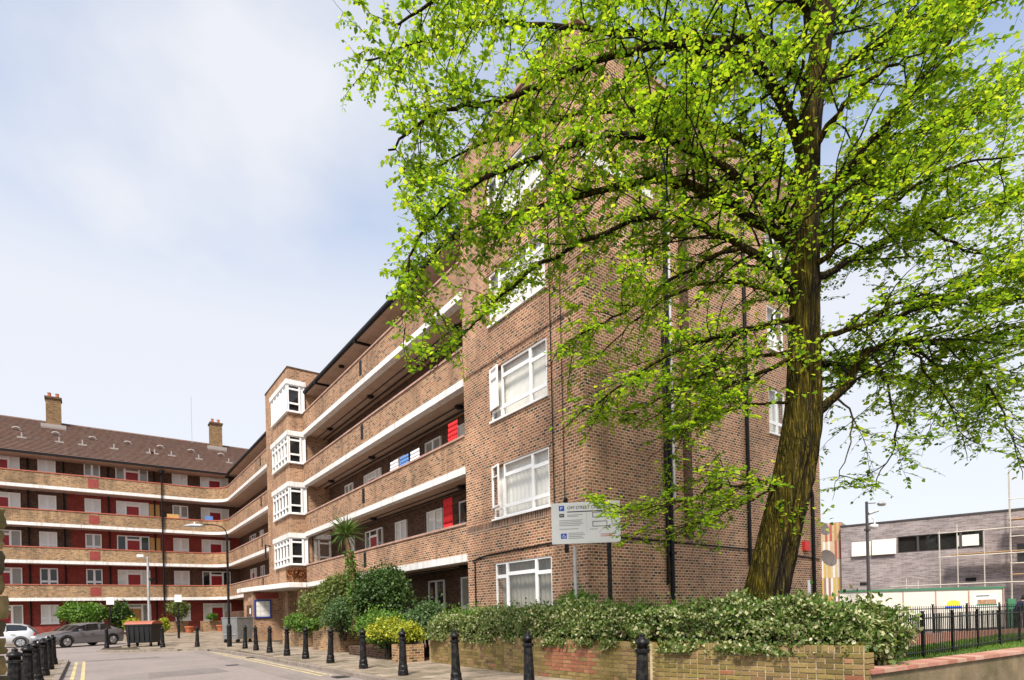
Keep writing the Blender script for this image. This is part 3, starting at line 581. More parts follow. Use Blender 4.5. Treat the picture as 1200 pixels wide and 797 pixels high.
# stair tower
TX, TY0, TY1 = 8.9, 32.0, 36.8
mb = MB(); mb.face([(TX, TY0, 3.2), (TX, TY1, 3.2), (TX, TY1, 14.8), (TX, TY0, 14.8)]); mb.face([(TX, TY0, 3.2), (12.4, TY0, 3.2), (12.4, TY0, 14.8), (TX, TY0, 14.8)]); mb.face([(TX, TY1, -.1), (12.4, TY1, -.1), (12.4, TY1, 14.8), (TX, TY1, 14.8)])
mb.face([(TX, TY0, 14.8), (TX, TY1, 14.8), (12.4, TY1, 14.8), (12.4, TY0, 14.8)]); mb.face([(12.4, TY0, 13), (12.4, TY1, 13), (12.4, TY1, 14.8), (12.4, TY0, 14.8)]); mb.build('stair_tower_wall', 'brick_tower', AB)
mb = MB(); mb.box(TX - .03, 12.45, TY0 - .03, TY0 + .2, 14.8, 14.87); mb.box(TX - .03, TX + .2, TY0 + .2, TY1 + .03, 14.8, 14.87); mb.build('tower_coping', 'brick_dark', AB)
MB().box(9.5, 11.0, TY0 + .02, TY0 + 1.2, -.1, 2.93).build('entrance_wall', 'brick_tower', AB); MB().box(9.6, 11.0, TY1 - 1.2, TY1 + .0, -.1, 2.93).build('entrance_wall', 'brick_tower', AB)
for k in range(1, 5):
    z0 = FL[k] + 1.0; z1 = z0 + 1.42
    n5 = 5; cf = []
    for i in range(n5): cf += [(i / n5, (i + 1) / n5, .26, .8), (i / n5, (i + 1) / n5, 0, .26), (i / n5, (i + 1) / n5, .8, 1)]
    if k == 4: cf = [(i / n5, (i + 1) / n5, 0, 1, 'panel') for i in range(n5)]
    window(AB, 'x', TX, TY0 + .0, 35.15, z0, z1, cf, out0=-.02, out1=.10, backd=-.012, back='curtain_grey' if k == 3 else 'dark_room', sill=False, folds=False, name='corner_window', bar=.05)
    cy = [(0, .8, .3, .84), (0, .8, 0, .3), (0, .8, .84, 1), (.8, 1, 0, 1, 'panel')]
    window(AB, 'y', TY0, TX - .1, 9.75, z0, z1, [(.08, .72, .3, .84), (.08, .72, 0, .3), (.08, .72, .84, 1), (.72, 1, 0, 1, 'panel'), (0, .08, 0, 1, 'panel')], out0=.002, out1=.10, backd=-.012, back='dark_room', sill=False, folds=False, name='corner_window', bar=.045)
    mb = MB(); mb.box(TX - .14, TX + .02, TY0 - .14, 35.3, z1 + .002, z1 + .26); mb.box(TX + .022, 9.82, TY0 - .14, TY0 + .02, z1 + .002, z1 + .26); mb.build('window_hood', 'white_paint', AB)
    mb = MB(); mb.box(TX - .13, TX + .02, TY0 - .13, 35.2, z0 - .06, z0 - .002); mb.box(TX + .022, 9.8, TY0 - .13, TY0 + .02, z0 - .06, z0 - .002); mb.build('window_sill', 'white_frame', AB)
mb = MB(); mb.prism([(7.62, 39.7), (7.66, 38.2), (7.9, 36.2), (8.3, 33.9), (8.62, 31.75), (9.58, 31.75), (9.58, 32.0), (10.9, 32.0), (10.9, 39.7)], 2.93, 3.2); mb.build('entrance_canopy', 'white_paint', AB, bevel=.03)
mb = MB(); mb.box(7.97, 9.6, 36.82, 39.5, -.1, 2.93); mb.build('porch_wall', 'brick_tower', AB)
mb = MB(); mb.box(8.1, 9.4, 36.79, 36.82, 2.5, 2.85); mb.build('name_panel', 'chute_maroon', AB)
mb = MB(); mb.box(7.945, 7.97, 37.3, 38.6, .3, 2.15); mb.build('meter_door', 'brick_dark', AB); MB().box(7.93, 7.945, 37.45, 37.75, 1.6, 1.95).build('door_notice', 'paper', AB)
MB().box(7.95, 7.97, 37.6, 38.2, 2.35, 2.6).build('wall_plate', 'coping_pink', AB)
NB = thing('notice_board', 'blue framed notice board with white papers on the porch wall', 'notice board', (8.45, 36.8, 1.35))
mb = MB(); T = tf('y', 36.8)
for q in ((8.0, 8.95, .0, .06, 1.34, 1.42), (8.0, 8.95, .0, .06, 2.36, 2.44), (8.0, 8.07, .0, .06, 1.42, 2.36), (8.88, 8.95, .0, .06, 1.42, 2.36)): bx(mb, T, *q)
mb.build('frame', 'blue_frame', NB); mb = MB(); bx(mb, T, 8.07, 8.88, .005, .02, 1.42, 2.36); mb.build('board', 'hoarding_white', NB)
for i in range(3):
    for j in range(3):
        mb = MB(); bx(mb, T, 8.1 + i * .26, 8.32 + i * .26, .022, .026, 1.47 + j * .3, 1.73 + j * .3 - .03 * ((i + j) % 2)); mb.build('paper', 'paper', NB)
# black bracket lamp on tower edge, creeper below first floor window
MB().tube([(TX - .02, 36.3, 5.6), (TX - .3, 36.3, 5.7), (TX - .3, 36.3, 4.9)], .05, 6).build('bracket_lamp', 'black_pipe', AB)

n = 1500; cp_ = np.stack([np.where(NR.random(n) < .35, TX - .03, NR.uniform(8.9, 9.75, n)), NR.uniform(32.0, 32.9, n), 3.95 - np.abs(NR.normal(0, .3, n))], 1)
cp_[:, 1] = np.where(cp_[:, 0] > TX, TY0 - .03 - NR.uniform(0, .05, n), cp_[:, 1])
CR = thing('creeper', 'rust brown creeper on the stair tower brickwork above the canopy', 'creeper', (8.9, 32, 3.2)); leaves('foliage', cp_, rand_dirs(n, -.5), rand_dirs(n) + np.array([-.4, -.8, .2]), NR.uniform(.05, .1, n), 'leaf_rust', CR, (8.9, 32, 3.2))
# end wall services
def pipe(pts, r, mat='black_pipe', nm='drainpipe'): return MB().tube(pts, r, 8).build(nm, mat, AB)
dp = pipe([(12.7, YE - .07, .1), (12.7, YE - .07, 15.2)], .06); pipe([(12.86, YE - .06, 4.2), (12.86, YE - .06, 14.8)], .035, 'white_pipe'); pipe([(12.53, YE - .06, 2.0), (12.53, YE - .06, 9.0)], .04)
pipe([(16.45, YE - .07, 2.6), (16.45, YE - .07, 15.0)], .055); pipe([(20.4, YE - .07, .1), (20.4, YE - .07, 5.1), (20.2, YE - .07, 5.6), (20.2, YE - .07, 14.9)], .06)
for z in np.arange(1, 15, 1.8): MB().box(12.6, 12.8, YE - .14, YE, z, z + .06).build('pipe_clip', 'black_pipe', AB)
MB().box(13.35, 13.6, YE - .12, YE + .02, 3.3, 15.4).build('dark_brick_strip', 'brick_dark', AB)  # narrow dark brick strip running up the end wall
pipe([(XF - .03, 15.1, 2.95), (XF - .03, 14.3, 3.05), (XF - .03, 11.0, 3.1), (XF - .03, 10.0, 3.14), (XF + .05, YE - .03, 3.15), (12.6, YE - .03, 3.14), (17.0, YE - .03, 3.1), (20.9, YE - .03, 2.95)], .022, nm='cable')
pipe([(XF - .03, 11.15, 3.1), (XF - .03, 11.15, 15.0)], .014, nm='cable'); pipe([(XF - .03, 10.75, 4.0), (XF - .03, 10.75, 14.5)], .010, nm='cable'); pipe([(XF - .03, 14.95, 2.9), (XF - .03, 14.95, .5)], .022, nm='cable')
MB().box(19.75, 20.1, YE - .1, YE, 3.2, 3.52).build('alarm_box', 'alarm_red', AB)
MB().box(20.05, 20.22, YE - .02, YE + .01, .4, 2.2).build('door_edge', 'white_frame', AB)
mb = MB(); mb.box(XF - .02, 12.3, YE - .02, YE + .02, 12.22, 12.42); mb.build('lintel', 'white_paint', AB)
def dish(p, r, lab):
    o = thing('satellite_dish', lab, 'satellite dish', p); mb = MB(); c = Vector(p); ax = Vector((-.35, -.85, .35)).normalized(); a = ax.cross(Vector((0, 0, 1))).normalized(); b2 = a.cross(ax)
    rings = 5; seg = 18
    for i in range(rings + 1):
        t_ = i / rings
        for q in range(seg): an = 2 * math.pi * q / seg; mb.v.append(tuple(c + (a * math.cos(an) + b2 * math.sin(an)) * r * t_ + ax * (.25 * r * t_ * t_)))
    for i in range(rings):
        for q in range(seg): n_ = (q + 1) % seg; mb.f.append((i * seg + q, i * seg + n_, (i + 1) * seg + n_, (i + 1) * seg + q)); mb.mi.append(0)
    mb.build('reflector', 'dish_mesh', o, smooth=True)
    MB().tube([c - b2 * r * .9 + ax * .2 * r, c + ax * r * 1.0 - b2 * .2 * r], .015, 6).build('arm', 'galv', o); MB().tube([c, c - ax * .1, Vector((21.12, c.y + .1, c.z))], .025, 6).build('mount', 'galv', o)
dish((21.5, 10.0, 2.98), .33, 'dark mesh satellite dish on the end wall corner below a paler one'); dish((21.4, 10.1, 4.05), .27, 'upper satellite dish on the end wall corner near the tree trunk')

# laundry and cloths on the balcony rails
def cloth(name, lab, cat, y0, y1, ztop, h, mat, x=XF - .05, ripple=.03):
    mb = MB(); K = 10
    for i in range(K):
        for j in range(4):
            def P(a, c_): return (x - .02 + ripple * math.sin(a * 9 + c_) * c_ / 4, y0 + (y1 - y0) * a / K, ztop - h * c_ / 4)
            mb.face([P(i, j), P(i + 1, j), P(i + 1, j + 1), P(i, j + 1)])
    o = mb.build(name, mat, smooth=True); tag(o, lab, cat); sm = o.modifiers.new('thick', 'SOLIDIFY'); sm.thickness = .012; return o
cloth('hanging_cloth', 'bright red cloth hung up on the second floor balcony', 'cloth', 16.35, 16.95, 7.75, .65, 'cloth_red', 9.98)
cloth('hanging_cloth', 'long red and white curtain hung on the first floor balcony', 'cloth', 17.35, 17.95, 5.4, 1.2, 'cloth_red', 10.3)
for i, (y0, lab) in enumerate(((19.0, 'white towel drying behind the balcony rail next to the red cloth'), (19.9, 'pale blue towel drying between two white ones on the balcony'), (20.8, 'white sheet drying on the balcony farthest from the red cloth'))): cloth('drying_towel', lab, 'towel', y0, y0 + .7, 7.45, .55, ['cloth_white', 'cloth_blue', 'cloth_white'][i], 9.93)

# ================================================================== FAR BLOCK
YW = 55.7
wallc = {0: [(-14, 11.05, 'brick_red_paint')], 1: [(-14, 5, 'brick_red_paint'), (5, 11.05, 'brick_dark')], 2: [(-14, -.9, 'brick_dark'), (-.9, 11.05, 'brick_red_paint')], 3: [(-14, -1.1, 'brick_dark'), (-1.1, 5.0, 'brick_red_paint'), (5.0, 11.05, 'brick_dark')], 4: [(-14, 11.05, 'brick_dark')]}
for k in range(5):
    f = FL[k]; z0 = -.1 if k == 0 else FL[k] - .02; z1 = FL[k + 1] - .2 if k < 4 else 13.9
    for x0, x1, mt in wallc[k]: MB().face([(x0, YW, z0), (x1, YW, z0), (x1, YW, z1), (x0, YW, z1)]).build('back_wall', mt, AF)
    for x0, x1, kd in ((-12.6, -11.5, 'w'), (-9.6, -8.5, 'w'), (-6.04, -3.84, 'd'), (-2.82, -1.76, 'w'), (-.04, .99, 'w'), (1.99, 4.19, 'd'), (5.89, 7.03, 'w'), (8.0, 10.2, 'd')):
        bk = rnd.choice(['dark_room', 'curtain_grey', 'curtain'] if k < 2 else ['curtain', 'curtain', 'curtain', 'curtain_grey'])
        if kd == 'd': window(AF, 'y', YW, x0, x1, f + .02, f + 2.27, D4('door_oak' if (k == 0 and x0 == 1.99) else 'door_red'), out0=.002, out1=.08, backd=-.012, back=rnd.choice(['curtain_grey', 'dark_room', 'curtain'] if k < 3 else ['curtain', 'curtain', 'curtain_grey']), sill=False, folds=False, name='door_unit', bar=.07)
        else: window(AF, 'y', YW, x0, x1, f + .85, f + 2.27, W2, out0=.002, out1=.08, backd=-.012, back=bk, folds=False, bar=.075)
    for x in (-3.4, -1.3, 1.5, 4.6): 
        mb = MB(); mb.tube([(x, YW - .06, z0 + .1), (x, YW - .06, z1)], .06, 6); mb.build('waste_pipe', 'black_pipe', AF)
    if k in (2, 3): MB().box(4.22, 4.95, YW - .05, YW - .01, f + .1, f + 2.2).build('timber_board', 'board_ochre', AF)
    if k: MB().box(.2, .85, YB - .015, YB + .05, f + .12, f + .78).build('chute_door', 'chute_maroon', AF)
for z in (13.4, 10.2, 7.5, 4.8): MB().lathe([(.06, 0), (.2, .1), (.24, .35), (.06, .36)] if z > 13 else [(.07, 0), (.07, -1.3)], (5.0, YB - .15, z - (.3 if z > 13 else 0)), 8).build('rain_hopper' if z > 13 else 'drainpipe', 'black_pipe', AF)
MB().tube([(5.0, YB - .12, 13.2), (5.0, YB - .12, .4)], .055, 6).build('drainpipe', 'black_pipe', AF)
mb = MB(); mb.box(-14, 9.8, YB - .1, YW + .2, 13.62, 13.72); mb.build('eaves_soffit', 'soffit_paint', AF)
mb = MB(); mb.box(-14, 9.75, YB - .24, YB - .1, 13.64, 13.78); mb.build('gutter', 'black_pipe', AF)
# roof laid in stepped courses of tiles
def tile_roof(x0, x1, ya, za, yb, zb, parent, rows=26):
    mb = MB(); sl = Vector((0, yb - ya, zb - za)); ln = sl.length; d = sl / ln; n_ = Vector((0, -d.z, d.y)); st = ln / rows
    for i in range(rows):
        p0 = Vector((0, ya, za)) + d * st * i; p1 = p0 + d * (st + .03)
        a, b2, c_ = p0 + n_ * .085, p1 + n_ * .015, p0
        mb.face([(x0, a.y, a.z), (x1, a.y, a.z), (x1, b2.y, b2.z), (x0, b2.y, b2.z)]); mb.face([(x0, c_.y, c_.z), (x1, c_.y, c_.z), (x1, a.y, a.z), (x0, a.y, a.z)])
    return mb.build('roof_slope', 'roof_tile', parent)
tile_roof(-14, 13.5, YB - .18, 13.74, 59.4, 17.5, AF); MB().face([(-14, 59.4, 17.5), (15, 59.4, 17.5), (15, 64.6, 13.7), (-14, 64.6, 13.7)]).build('rear_roof', 'roof_tile', AF)
MB().tube([(-14, 59.4, 17.5), (13.5, 59.4, 17.5)], .11, 8).build('ridge_tile', 'roof_tile', AF)
for x in (-1.9, 9.85):
    ch = MB().box(x - .48, x + .48, 58.6, 59.5, 16.2, 19.25).build('chimney', 'brick_chimney', AF)
    mb = MB(); mb.box(x - .55, x + .55, 58.5, 59.6, 19.252, 19.4); mb.build('chimney_cap', 'brick_dark', ch)
    MB().box(x - .8, x + .8, 58.35, 58.59, 16.75, 17.15).build('flashing', 'lead_white', ch)
    for dx in (-.25, .25): MB().lathe([(.13, 0), (.11, .35), (.14, .4)], (x + dx, 59.05, 19.4), 10).build('chimney_pot', 'terracotta', ch)
rs = (17.5 - 13.74) / (59.4 - 54.12)
for x in (-3.71, -1.5, -.07, 1.97, 4.4, 4.75, 5.97, 8.02, 10.4):
    z = 13.74 + rs * (56.2 - 54.12); v_ = MB(); v_.box(x - .28, x + .28, 56.05, 56.3, z - .05, z + .07); v_.tube([(x, 56.2, z), (x, 56.2, z + .4)], .06, 8); v_.build('roof_vent', 'lead_white', AF)
for x in (-4.06, -1.72, .6, 2.96, 5.27, 7.58, 9.95):
    z = 13.74 + rs * (57.2 - 54.12); v_ = MB(); v_.tube([(x + .24, 57.15, z + .06), (x + .16, 57.1, z + .22), (x, 57.1, z + .28), (x - .16, 57.1, z + .24), (x - .26, 57.1, z + .16)], .075, 8); v_.build('vent_cowl', 'lead_white', AF)
MB().tube([(7.9, 59, 17), (7.9, 59, 21.5)], .02, 5).build('aerial_mast', 'galv', AF)
MB().box(-.2, .0, YW - .3, YW - .15, FL[3] + 1.0, FL[3] + 1.9)
tag(MB().box(8.15, 8.7, YB + .02, YB + .2, FL[3] + .85, FL[3] + 1.35).build('hanging_cloth', 'cloth_blue'), 'pale blue cloth over the third floor parapet beside a red door', 'cloth')
tag(MB().box(5.35, 6.2, YB + .0, YB + .22, FL[3] + 1.0, FL[3] + 1.3).build('window_box', 'board_ochre'), 'ochre box standing on the third floor parapet by the drainpipe', 'box')

# ================================================================== HEDGE WALL (planter)
HW = [(9.3, 14.62), (7.95, 14.6), (7.72, 14.4), (7.6, 11.7), (7.55, 9.4), (7.6, 7.9), (7.55, 6.3), (8.38, 3.45)]
PW = thing('planter_wall', 'mossy yellow brick planter wall with upright coping bricks under the hedge', 'wall', (7.6, 8, 0))
PH = .785; CB = .105; rows = 9; rh = (PH - CB) / rows
Pv = [Vector((*p, 0)) for p in HW]; cum = [0]
for a, b2 in zip(Pv, Pv[1:]): cum.append(cum[-1] + (b2 - a).length)
LT = cum[-1]
def on_path(s, P=Pv, cm=cum):
    s = max(0, min(s, cm[-1] - 1e-4))
    for i in range(len(P) - 1):
        if s <= cm[i + 1]: return P[i].lerp(P[i + 1], (s - cm[i]) / (cm[i + 1] - cm[i])), (P[i + 1] - P[i]).normalized()
mb = MB()
for i in range(len(Pv) - 1):
    a, b2 = Pv[i], Pv[i + 1]; d = (b2 - a).normalized(); n_ = Vector((-d.y, d.x, 0))     # travelling towards -Y: bed (+X) on the left
    ex = d * .1 if i else d * 0
    mb.prism([tuple(q.xy) for q in (a - ex + n_ * .014, b2 + n_ * .014, b2 + n_ * .2, a - ex + n_ * .2)], -.1, PH - .02 - .003 * (i % 2))
mb.build('mortar_core', 'mortar', PW)
far = MB(); cache = {}
def lay(s, ln, z, h, proto, mat, nm):
    p, d = on_path(s + ln / 2); rot = math.atan2(d.y, d.x); q = p + Vector((-d.y, d.x, 0)) * rnd.uniform(-.003, .005)
    if s < LT - 3.9:
        n0 = len(far.v); far.box(-ln / 2 + .007, ln / 2 - .007, 0, .1, z + .007, z + h - .007, {'loose_brick': 0, 'loose_brick_red': 1}[mat], Matrix.Translation(q) @ Matrix.Rotation(rot, 4, 'Z')); return
    key = (round(ln, 2), round(h, 2), mat)
    if key not in cache:
        o = MB().box(-ln / 2 + .007, ln / 2 - .007, 0, .1 if h < .1 else .215, .007, h - .007).build(nm, mat, PW, bevel=.005); cache[key] = o
        me = o.data
        for v in me.vertices: v.co += ORG[PW.name]
    else: o = cache[key].copy(); col.objects.link(o); o.parent = PW
    o.location = Vector((q.x, q.y, z)) - ORG[PW.name]; o.rotation_euler = (0, 0, rot)
for r in range(rows):
    s = .0 if r % 2 else -.11; fl = bool(r % 2)
    while s < LT - .02:
        fl = not fl; ln = .225 if fl else .1125
        if s < 0: ln = .335
        s0 = max(s, 0); e_ = min(s + ln, LT)
        if LT - e_ < .06: e_ = LT
        red = (LT - 5.95 < s0 < LT - 4.55 and r > 1 and rnd.random() < .9) or rnd.random() < .012
        lay(s0, e_ - s0, r * rh, rh, None, 'loose_brick_red' if red else 'loose_brick', 'brick'); s = e_
s = 0
while s < LT - .03:
    e_ = min(s + .0755, LT); lay(s, e_ - s, PH - CB, CB, None, 'loose_brick', 'coping_brick'); s = e_
tag(far.build('brick_run', ['loose_brick', 'loose_brick_red'], PW), kind='stuff')
Mb_ = Matrix.Translation(Vector((7.55, 6.3, 0))) @ Matrix.Rotation(math.atan2(-.99, .14), 4, 'Z')
for r in range(rows): MB().box(-.06, .06, .004, .1, r * rh + .007, (r + 1) * rh - .007, 0, Mb_).build('brick', 'loose_brick', PW, bevel=.004)
MB().box(-.05, .05, .004, .2, PH - CB + .007, PH - .007, 0, Mb_).build('coping_brick', 'loose_brick', PW, bevel=.004)
# end pier of the wall, turning back
for r in range(rows):
    o = MB().box(8.42, 8.62, 3.42, 3.64, r * rh + .005, (r + 1) * rh - .005).build('brick', 'loose_brick', PW, bevel=.005)
bed = ground('planting_bed', MB().prism([(7.9, 14.5), (7.78, 9.4), (7.8, 6.4), (8.6, 3.66), (9.9, 3.72), (11.6, 6.2), (14.5, 9.98), (9.64, 9.98), (9.64, 14.5)], -.05, .62), 'soil')

# low wall to the right with flat coping
LW = thing('low_wall', 'low mossy rendered wall with pinkish coping running beside the lawn', 'wall', (10, 3.2, 0))
a = Vector((8.45, 3.38, 0)); b2 = Vector((17.5, 2.42, 0)); d = (b2 - a).normalized(); n_ = Vector((-d.y, d.x, 0)); ln = (b2 - a).length
MB().prism([tuple(q.xy) for q in (a + n_ * .03, b2 + n_ * .03, b2 + n_ * .3, a + n_ * .3)], -.12, .39).build('body', 'render_mossy', LW)
k = 0; s = 0
while s < ln:
    p0 = a + d * (s + .004); p1 = a + d * (s + .296); MB().prism([tuple(q.xy) for q in (p0 - n_ * .01, p1 - n_ * .01, p1 + n_ * .34, p0 + n_ * .34)], .391, .45 + rnd.uniform(0, .006)).build('coping_tile', 'coping_brick', LW, bevel=.006); s += .3
ground('lawn', MB().prism([(9.3, 3.64), (17.6, 2.75), (40, 2.75), (40, 6.4), (12.0, 6.4), (9.3, 3.7)], -.1, .1), 'lawn')
n = 9000; gx = NR.uniform(11.5, 26, n); gy = NR.uniform(3.6, 6.3, n); P = np.stack([gx, gy, np.full(n, .1)], 1); A = rand_dirs(n, 2.2)
gr = thing('grass', 'short green grass behind the low wall and railings', 'grass', (18, 5, .1)); gr['kind'] = 'stuff'
leaves('blades', P, A, rand_dirs(n), NR.uniform(.04, .1, n), 'grass_blade', gr, (18, 5, .1), 'blade', .1)

# railings
def railing(name, lab, a, b2, zb, h, posts, step=.11, ground_z=0.1):
    a = Vector(a); b2 = Vector(b2); d = (b2 - a).normalized(); ln = (b2 - a).length
    o = thing(name, lab, 'railing', (a.x, a.y, ground_z))
    for z in (zb + .08, zb + h - .1): MB().tube([(a.x, a.y, z), (b2.x, b2.y, z)], .018, 6).build('rail', 'black_paint' if z < zb + .5 else 'black_paint', o)
    k = 0; s = step
    proto = None
    while s < ln:
        p = a + d * s
        if proto is None:
            proto = MB().box(-.008, .008, -.008, .008, zb - ground_z, zb - ground_z + h).build('bar', 'black_paint', o)
            for v in proto.data.vertices: v.co += ORG[o.name]
            q = proto
        else: q = proto.copy(); col.objects.link(q); q.parent = o
        q.location = (p.x - a.x, p.y - a.y, 0); s += step
    for i in range(posts + 1):
        p = a + d * ln * i / posts; mb = MB(); mb.box(p.x - .024, p.x + .024, p.y - .024, p.y + .024, ground_z - .1, zb + h + .04); mb.box(p.x - .06, p.x + .06, p.y - .03, p.y + .03, zb + h + .042, zb + h + .065); mb.build('post', 'black_paint', o)
    return o
railing('railing', 'black iron railing along the lawn behind the low wall', (13.3, 5.0), (25.5, 4.75), .15, .93, 7)
railing('railing', 'farther black iron railing on a brick kerb before the white hoarding', (20.5, 8.6), (31, 5.6), .25, .95, 6)
KW = tag(MB().prism([(20.4, 8.45), (31, 5.42), (31, 5.78), (20.4, 8.8)], -.1, .25).build('brick_kerb', 'brick_red_paint'), 'low red brick kerb wall under the farther railing', 'wall')
KW.data.materials[0] = MAT['coping_brick']

# ================================================================== FOLIAGE
def blob_leaves(name, lab, cat, ctr, rad, n, size, mat, z_base, group=None, lobes=9, up=.5, shape='leaf', seed=1, stems=True, wid=.33, fill=.55):
    """shrub: leaf clumps on an uneven set of lobes plus real stems from the ground"""
    rs_ = np.random.default_rng(seed); o = thing(name, lab, cat, (ctr[0], ctr[1], z_base), group=group)
    c = np.array(ctr, float); r = np.array(rad, float); L_ = []
    for i in range(lobes * 3):
        v = rs_.normal(size=3); v /= np.linalg.norm(v); v[2] = abs(v[2]) * 1.0 - .3; L_.append((c + v * r * rs_.uniform(.45, .95), r * rs_.uniform(.16, .42)))
    for i in range(3): L_.append((c + rs_.normal(size=3) * r * .2, r * .6))
    w_ = np.array([np.prod(lr) ** (2 / 3) for _, lr in L_]); w_ /= w_.sum(); Ps, As, Ns = [], [], []
    for (lc, lr), wq in zip(L_, w_):
        per = int(n * wq); v = rs_.normal(size=(per, 3)); v /= np.linalg.norm(v, axis=1)[:, None]; rr = rs_.uniform(fill, 1.0, per) ** .6 * (1 + (rs_.random(per) < .22) * rs_.uniform(0, .7, per))
        p = lc + v * lr * rr[:, None]; k = p[:, 2] > z_base + .03; p = p[k]; v = v[k]
        j = rs_.normal(size=p.shape) * .6; A = v * .7 + j; A[:, 2] += up * .3 - .1; nn = v + rs_.normal(size=p.shape) * .45; nn[:, 2] += up
        Ps.append(p); As.append(A); Ns.append(nn)
    P, A, Nn = np.concatenate(Ps), np.concatenate(As), np.concatenate(Ns)
    leaves('foliage', P, A, Nn, rs_.uniform(.65, 1.25, len(P)) * size, mat, o, (ctr[0], ctr[1], z_base), shape, wid)
    if stems:
        for lc, lr in L_[:6]:
            MB().tube([(ctr[0] + rs_.uniform(-.1, .1), ctr[1] + rs_.uniform(-.1, .1), z_base - .05), ((ctr[0] + lc[0]) / 2, (ctr[1] + lc[1]) / 2, (z_base + lc[2]) / 2), tuple(lc)], [.03, .022, .01], 5).build('stem', 'twig_bark', o)
    return o
# hedge on the planter wall: leaf clumps over an uneven body that follows the wall
HP = [Vector((*p, 0)) for p in [(8.25, 14.15), (8.15, 11.7), (8.1, 9.4), (8.14, 7.9), (8.1, 6.4), (8.85, 3.9)]]; hc_ = [0]
for a, b2 in zip(HP, HP[1:]): hc_.append(hc_[-1] + (b2 - a).length)
HD = thing('hedge', 'long clipped variegated hedge growing over the brick planter wall', 'hedge', (8.1, 9, .6))
n = 80000; S = NR.uniform(-.15, hc_[-1] + .35, n); Ps = np.empty((n, 3)); Vs = np.empty((n, 3))
for i in range(n):
    s = S[i]; p, d = on_path(s, HP, hc_); nn = Vector((-d.y, d.x, 0)); over = max(0, s - hc_[-1], -s)
    p = p + d * (max(0, s - hc_[-1]) + min(0, s))
    an = NR.uniform(-.35, math.pi + .35)
    lump = mnoise.noise(Vector((s * 1.3, math.cos(an) * 1.2, math.sin(an) * 1.2))) * .20 + mnoise.noise(Vector((s * 4.1, math.cos(an) * 3, math.sin(an) * 3 + 7))) * .16
    bump = .12 * math.exp(-((s - 5.4) / .7) ** 2) + .10 * math.exp(-((s - 9.2) / .9) ** 2)
    k = math.sqrt(max(0, 1 - (over / .36) ** 2)) if over else 1
    rr = NR.uniform(.72, 1.06) ** .7
    ca, sa = math.cos(an), math.sin(an); se = lambda q: math.copysign(abs(q) ** .55, q)
    o_ = -se(ca) * (.58 + lump) * rr * (.5 + .5 * k); z = .80 + se(sa) * (.52 + lump + bump) * rr * k if sa > 0 else .80 + sa * .5 * rr
    Ps[i] = (p.x + nn.x * o_, p.y + nn.y * o_, z); v = Vector((nn.x * -ca, nn.y * -ca, sa)); Vs[i] = v
A = Vs * .5 + NR.normal(size=(n, 3)) * .7; A[:, 2] += .35; Nn = Vs + NR.normal(size=(n, 3)) * .5
leaves('foliage', Ps, A, Nn, NR.uniform(.04, .08, n), 'leaf_hedge', HD, (8.1, 9, .6), 'leaf', .3)
mb = MB()
for s in np.arange(.2, hc_[-1], .35):
    p, d = on_path(s, HP, hc_)
    for q in range(3): mb = MB(); mb.tube([(p.x + rnd.uniform(-.2, .2), p.y, .55), (p.x + rnd.uniform(-.35, .35), p.y + rnd.uniform(-.15, .15), 1.2)], [.02, .008], 5); mb.build('stem', 'twig_bark', HD)
n = 2600; S = NR.uniform(.1, hc_[-1], n); Ps = []
for s in S:
    p, d = on_path(s, HP, hc_); Ps.append((p.x + rnd.uniform(-.4, .4), p.y + rnd.uniform(-.1, .1), 1.27 + abs(rnd.gauss(0, .12)) + .08 * mnoise.noise(Vector((s * 1.5, 0, 3)))))
leaves('young_shoots', Ps, rand_dirs(n, 1.2), rand_dirs(n), NR.uniform(.05, .09, n), 'leaf_fresh', HD, (8.1, 9, .6), 'leaf', .26)
# tail of the hedge hanging round the wall end
blob_leaves('shrub', 'loose variegated shrub spilling round the end of the planter wall', 'shrub', (9.25, 3.75, .85), (.55, .5, .62), 7000, .075, 'leaf_hedge', .12, seed=5)
blob_leaves('shrub', 'light green young shrub rising out of the hedge beside the sign post', 'shrub', (8.35, 9.1, 1.35), (.45, .6, .55), 2600, .075, 'leaf_fresh', .6, seed=8)

# big tree -----------------------------------------------------------------
TB = Vector((9.0, 5.28, .55))
TR = thing('broadleaf_tree', 'tall leaning broadleaf tree with mossy trunk rising behind the hedge', 'tree', TB)
def smooth_path(P, k=4):
    P = [Vector(p) for p in P]; out_ = []
    for i in range(len(P) - 1):
        p0, p1, p2, p3 = P[max(i - 1, 0)], P[i], P[i + 1], P[min(i + 2, len(P) - 1)]
        for j in range(k):
            t_ = j / k; out_.append(.5 * ((2 * p1) + (p2 - p0) * t_ + (2 * p0 - 5 * p1 + 4 * p2 - p3) * t_ ** 2 + (3 * p1 - p0 - 3 * p2 + p3) * t_ ** 3))
    return out_ + [P[-1]]
trunk_px = [(878, 775), (886, 735), (897, 697), (910, 640), (927, 570), (940, 500), (943, 440), (943, 350), (944, 250), (948, 150), (962, 50), (972, -20), (980, -140), (985, -280), (985, -420)]
tr_r = [.42, .37, .335, .312, .30, .285, .255, .21, .20, .175, .155, .14, .11, .07, .03]
TP = smooth_path([at(u, v, 9.6) for u, v in trunk_px], 14); TRr = np.interp(np.linspace(0, len(tr_r) - 1, len(TP)), range(len(tr_r)), tr_r)
KN = [(at(u, v, d_), r_, a_) for u, v, d_, r_, a_ in ((948, 522, 9.3, .16, .30), (955, 560, 9.32, .13, .28), (946, 592, 9.3, .11, .22), (915, 505, 9.35, .12, .22), (940, 655, 9.3, .12, .2), (900, 600, 9.35, .15, .12), (925, 430, 9.4, .10, .18), (885, 660, 9.3, .14, .12))]
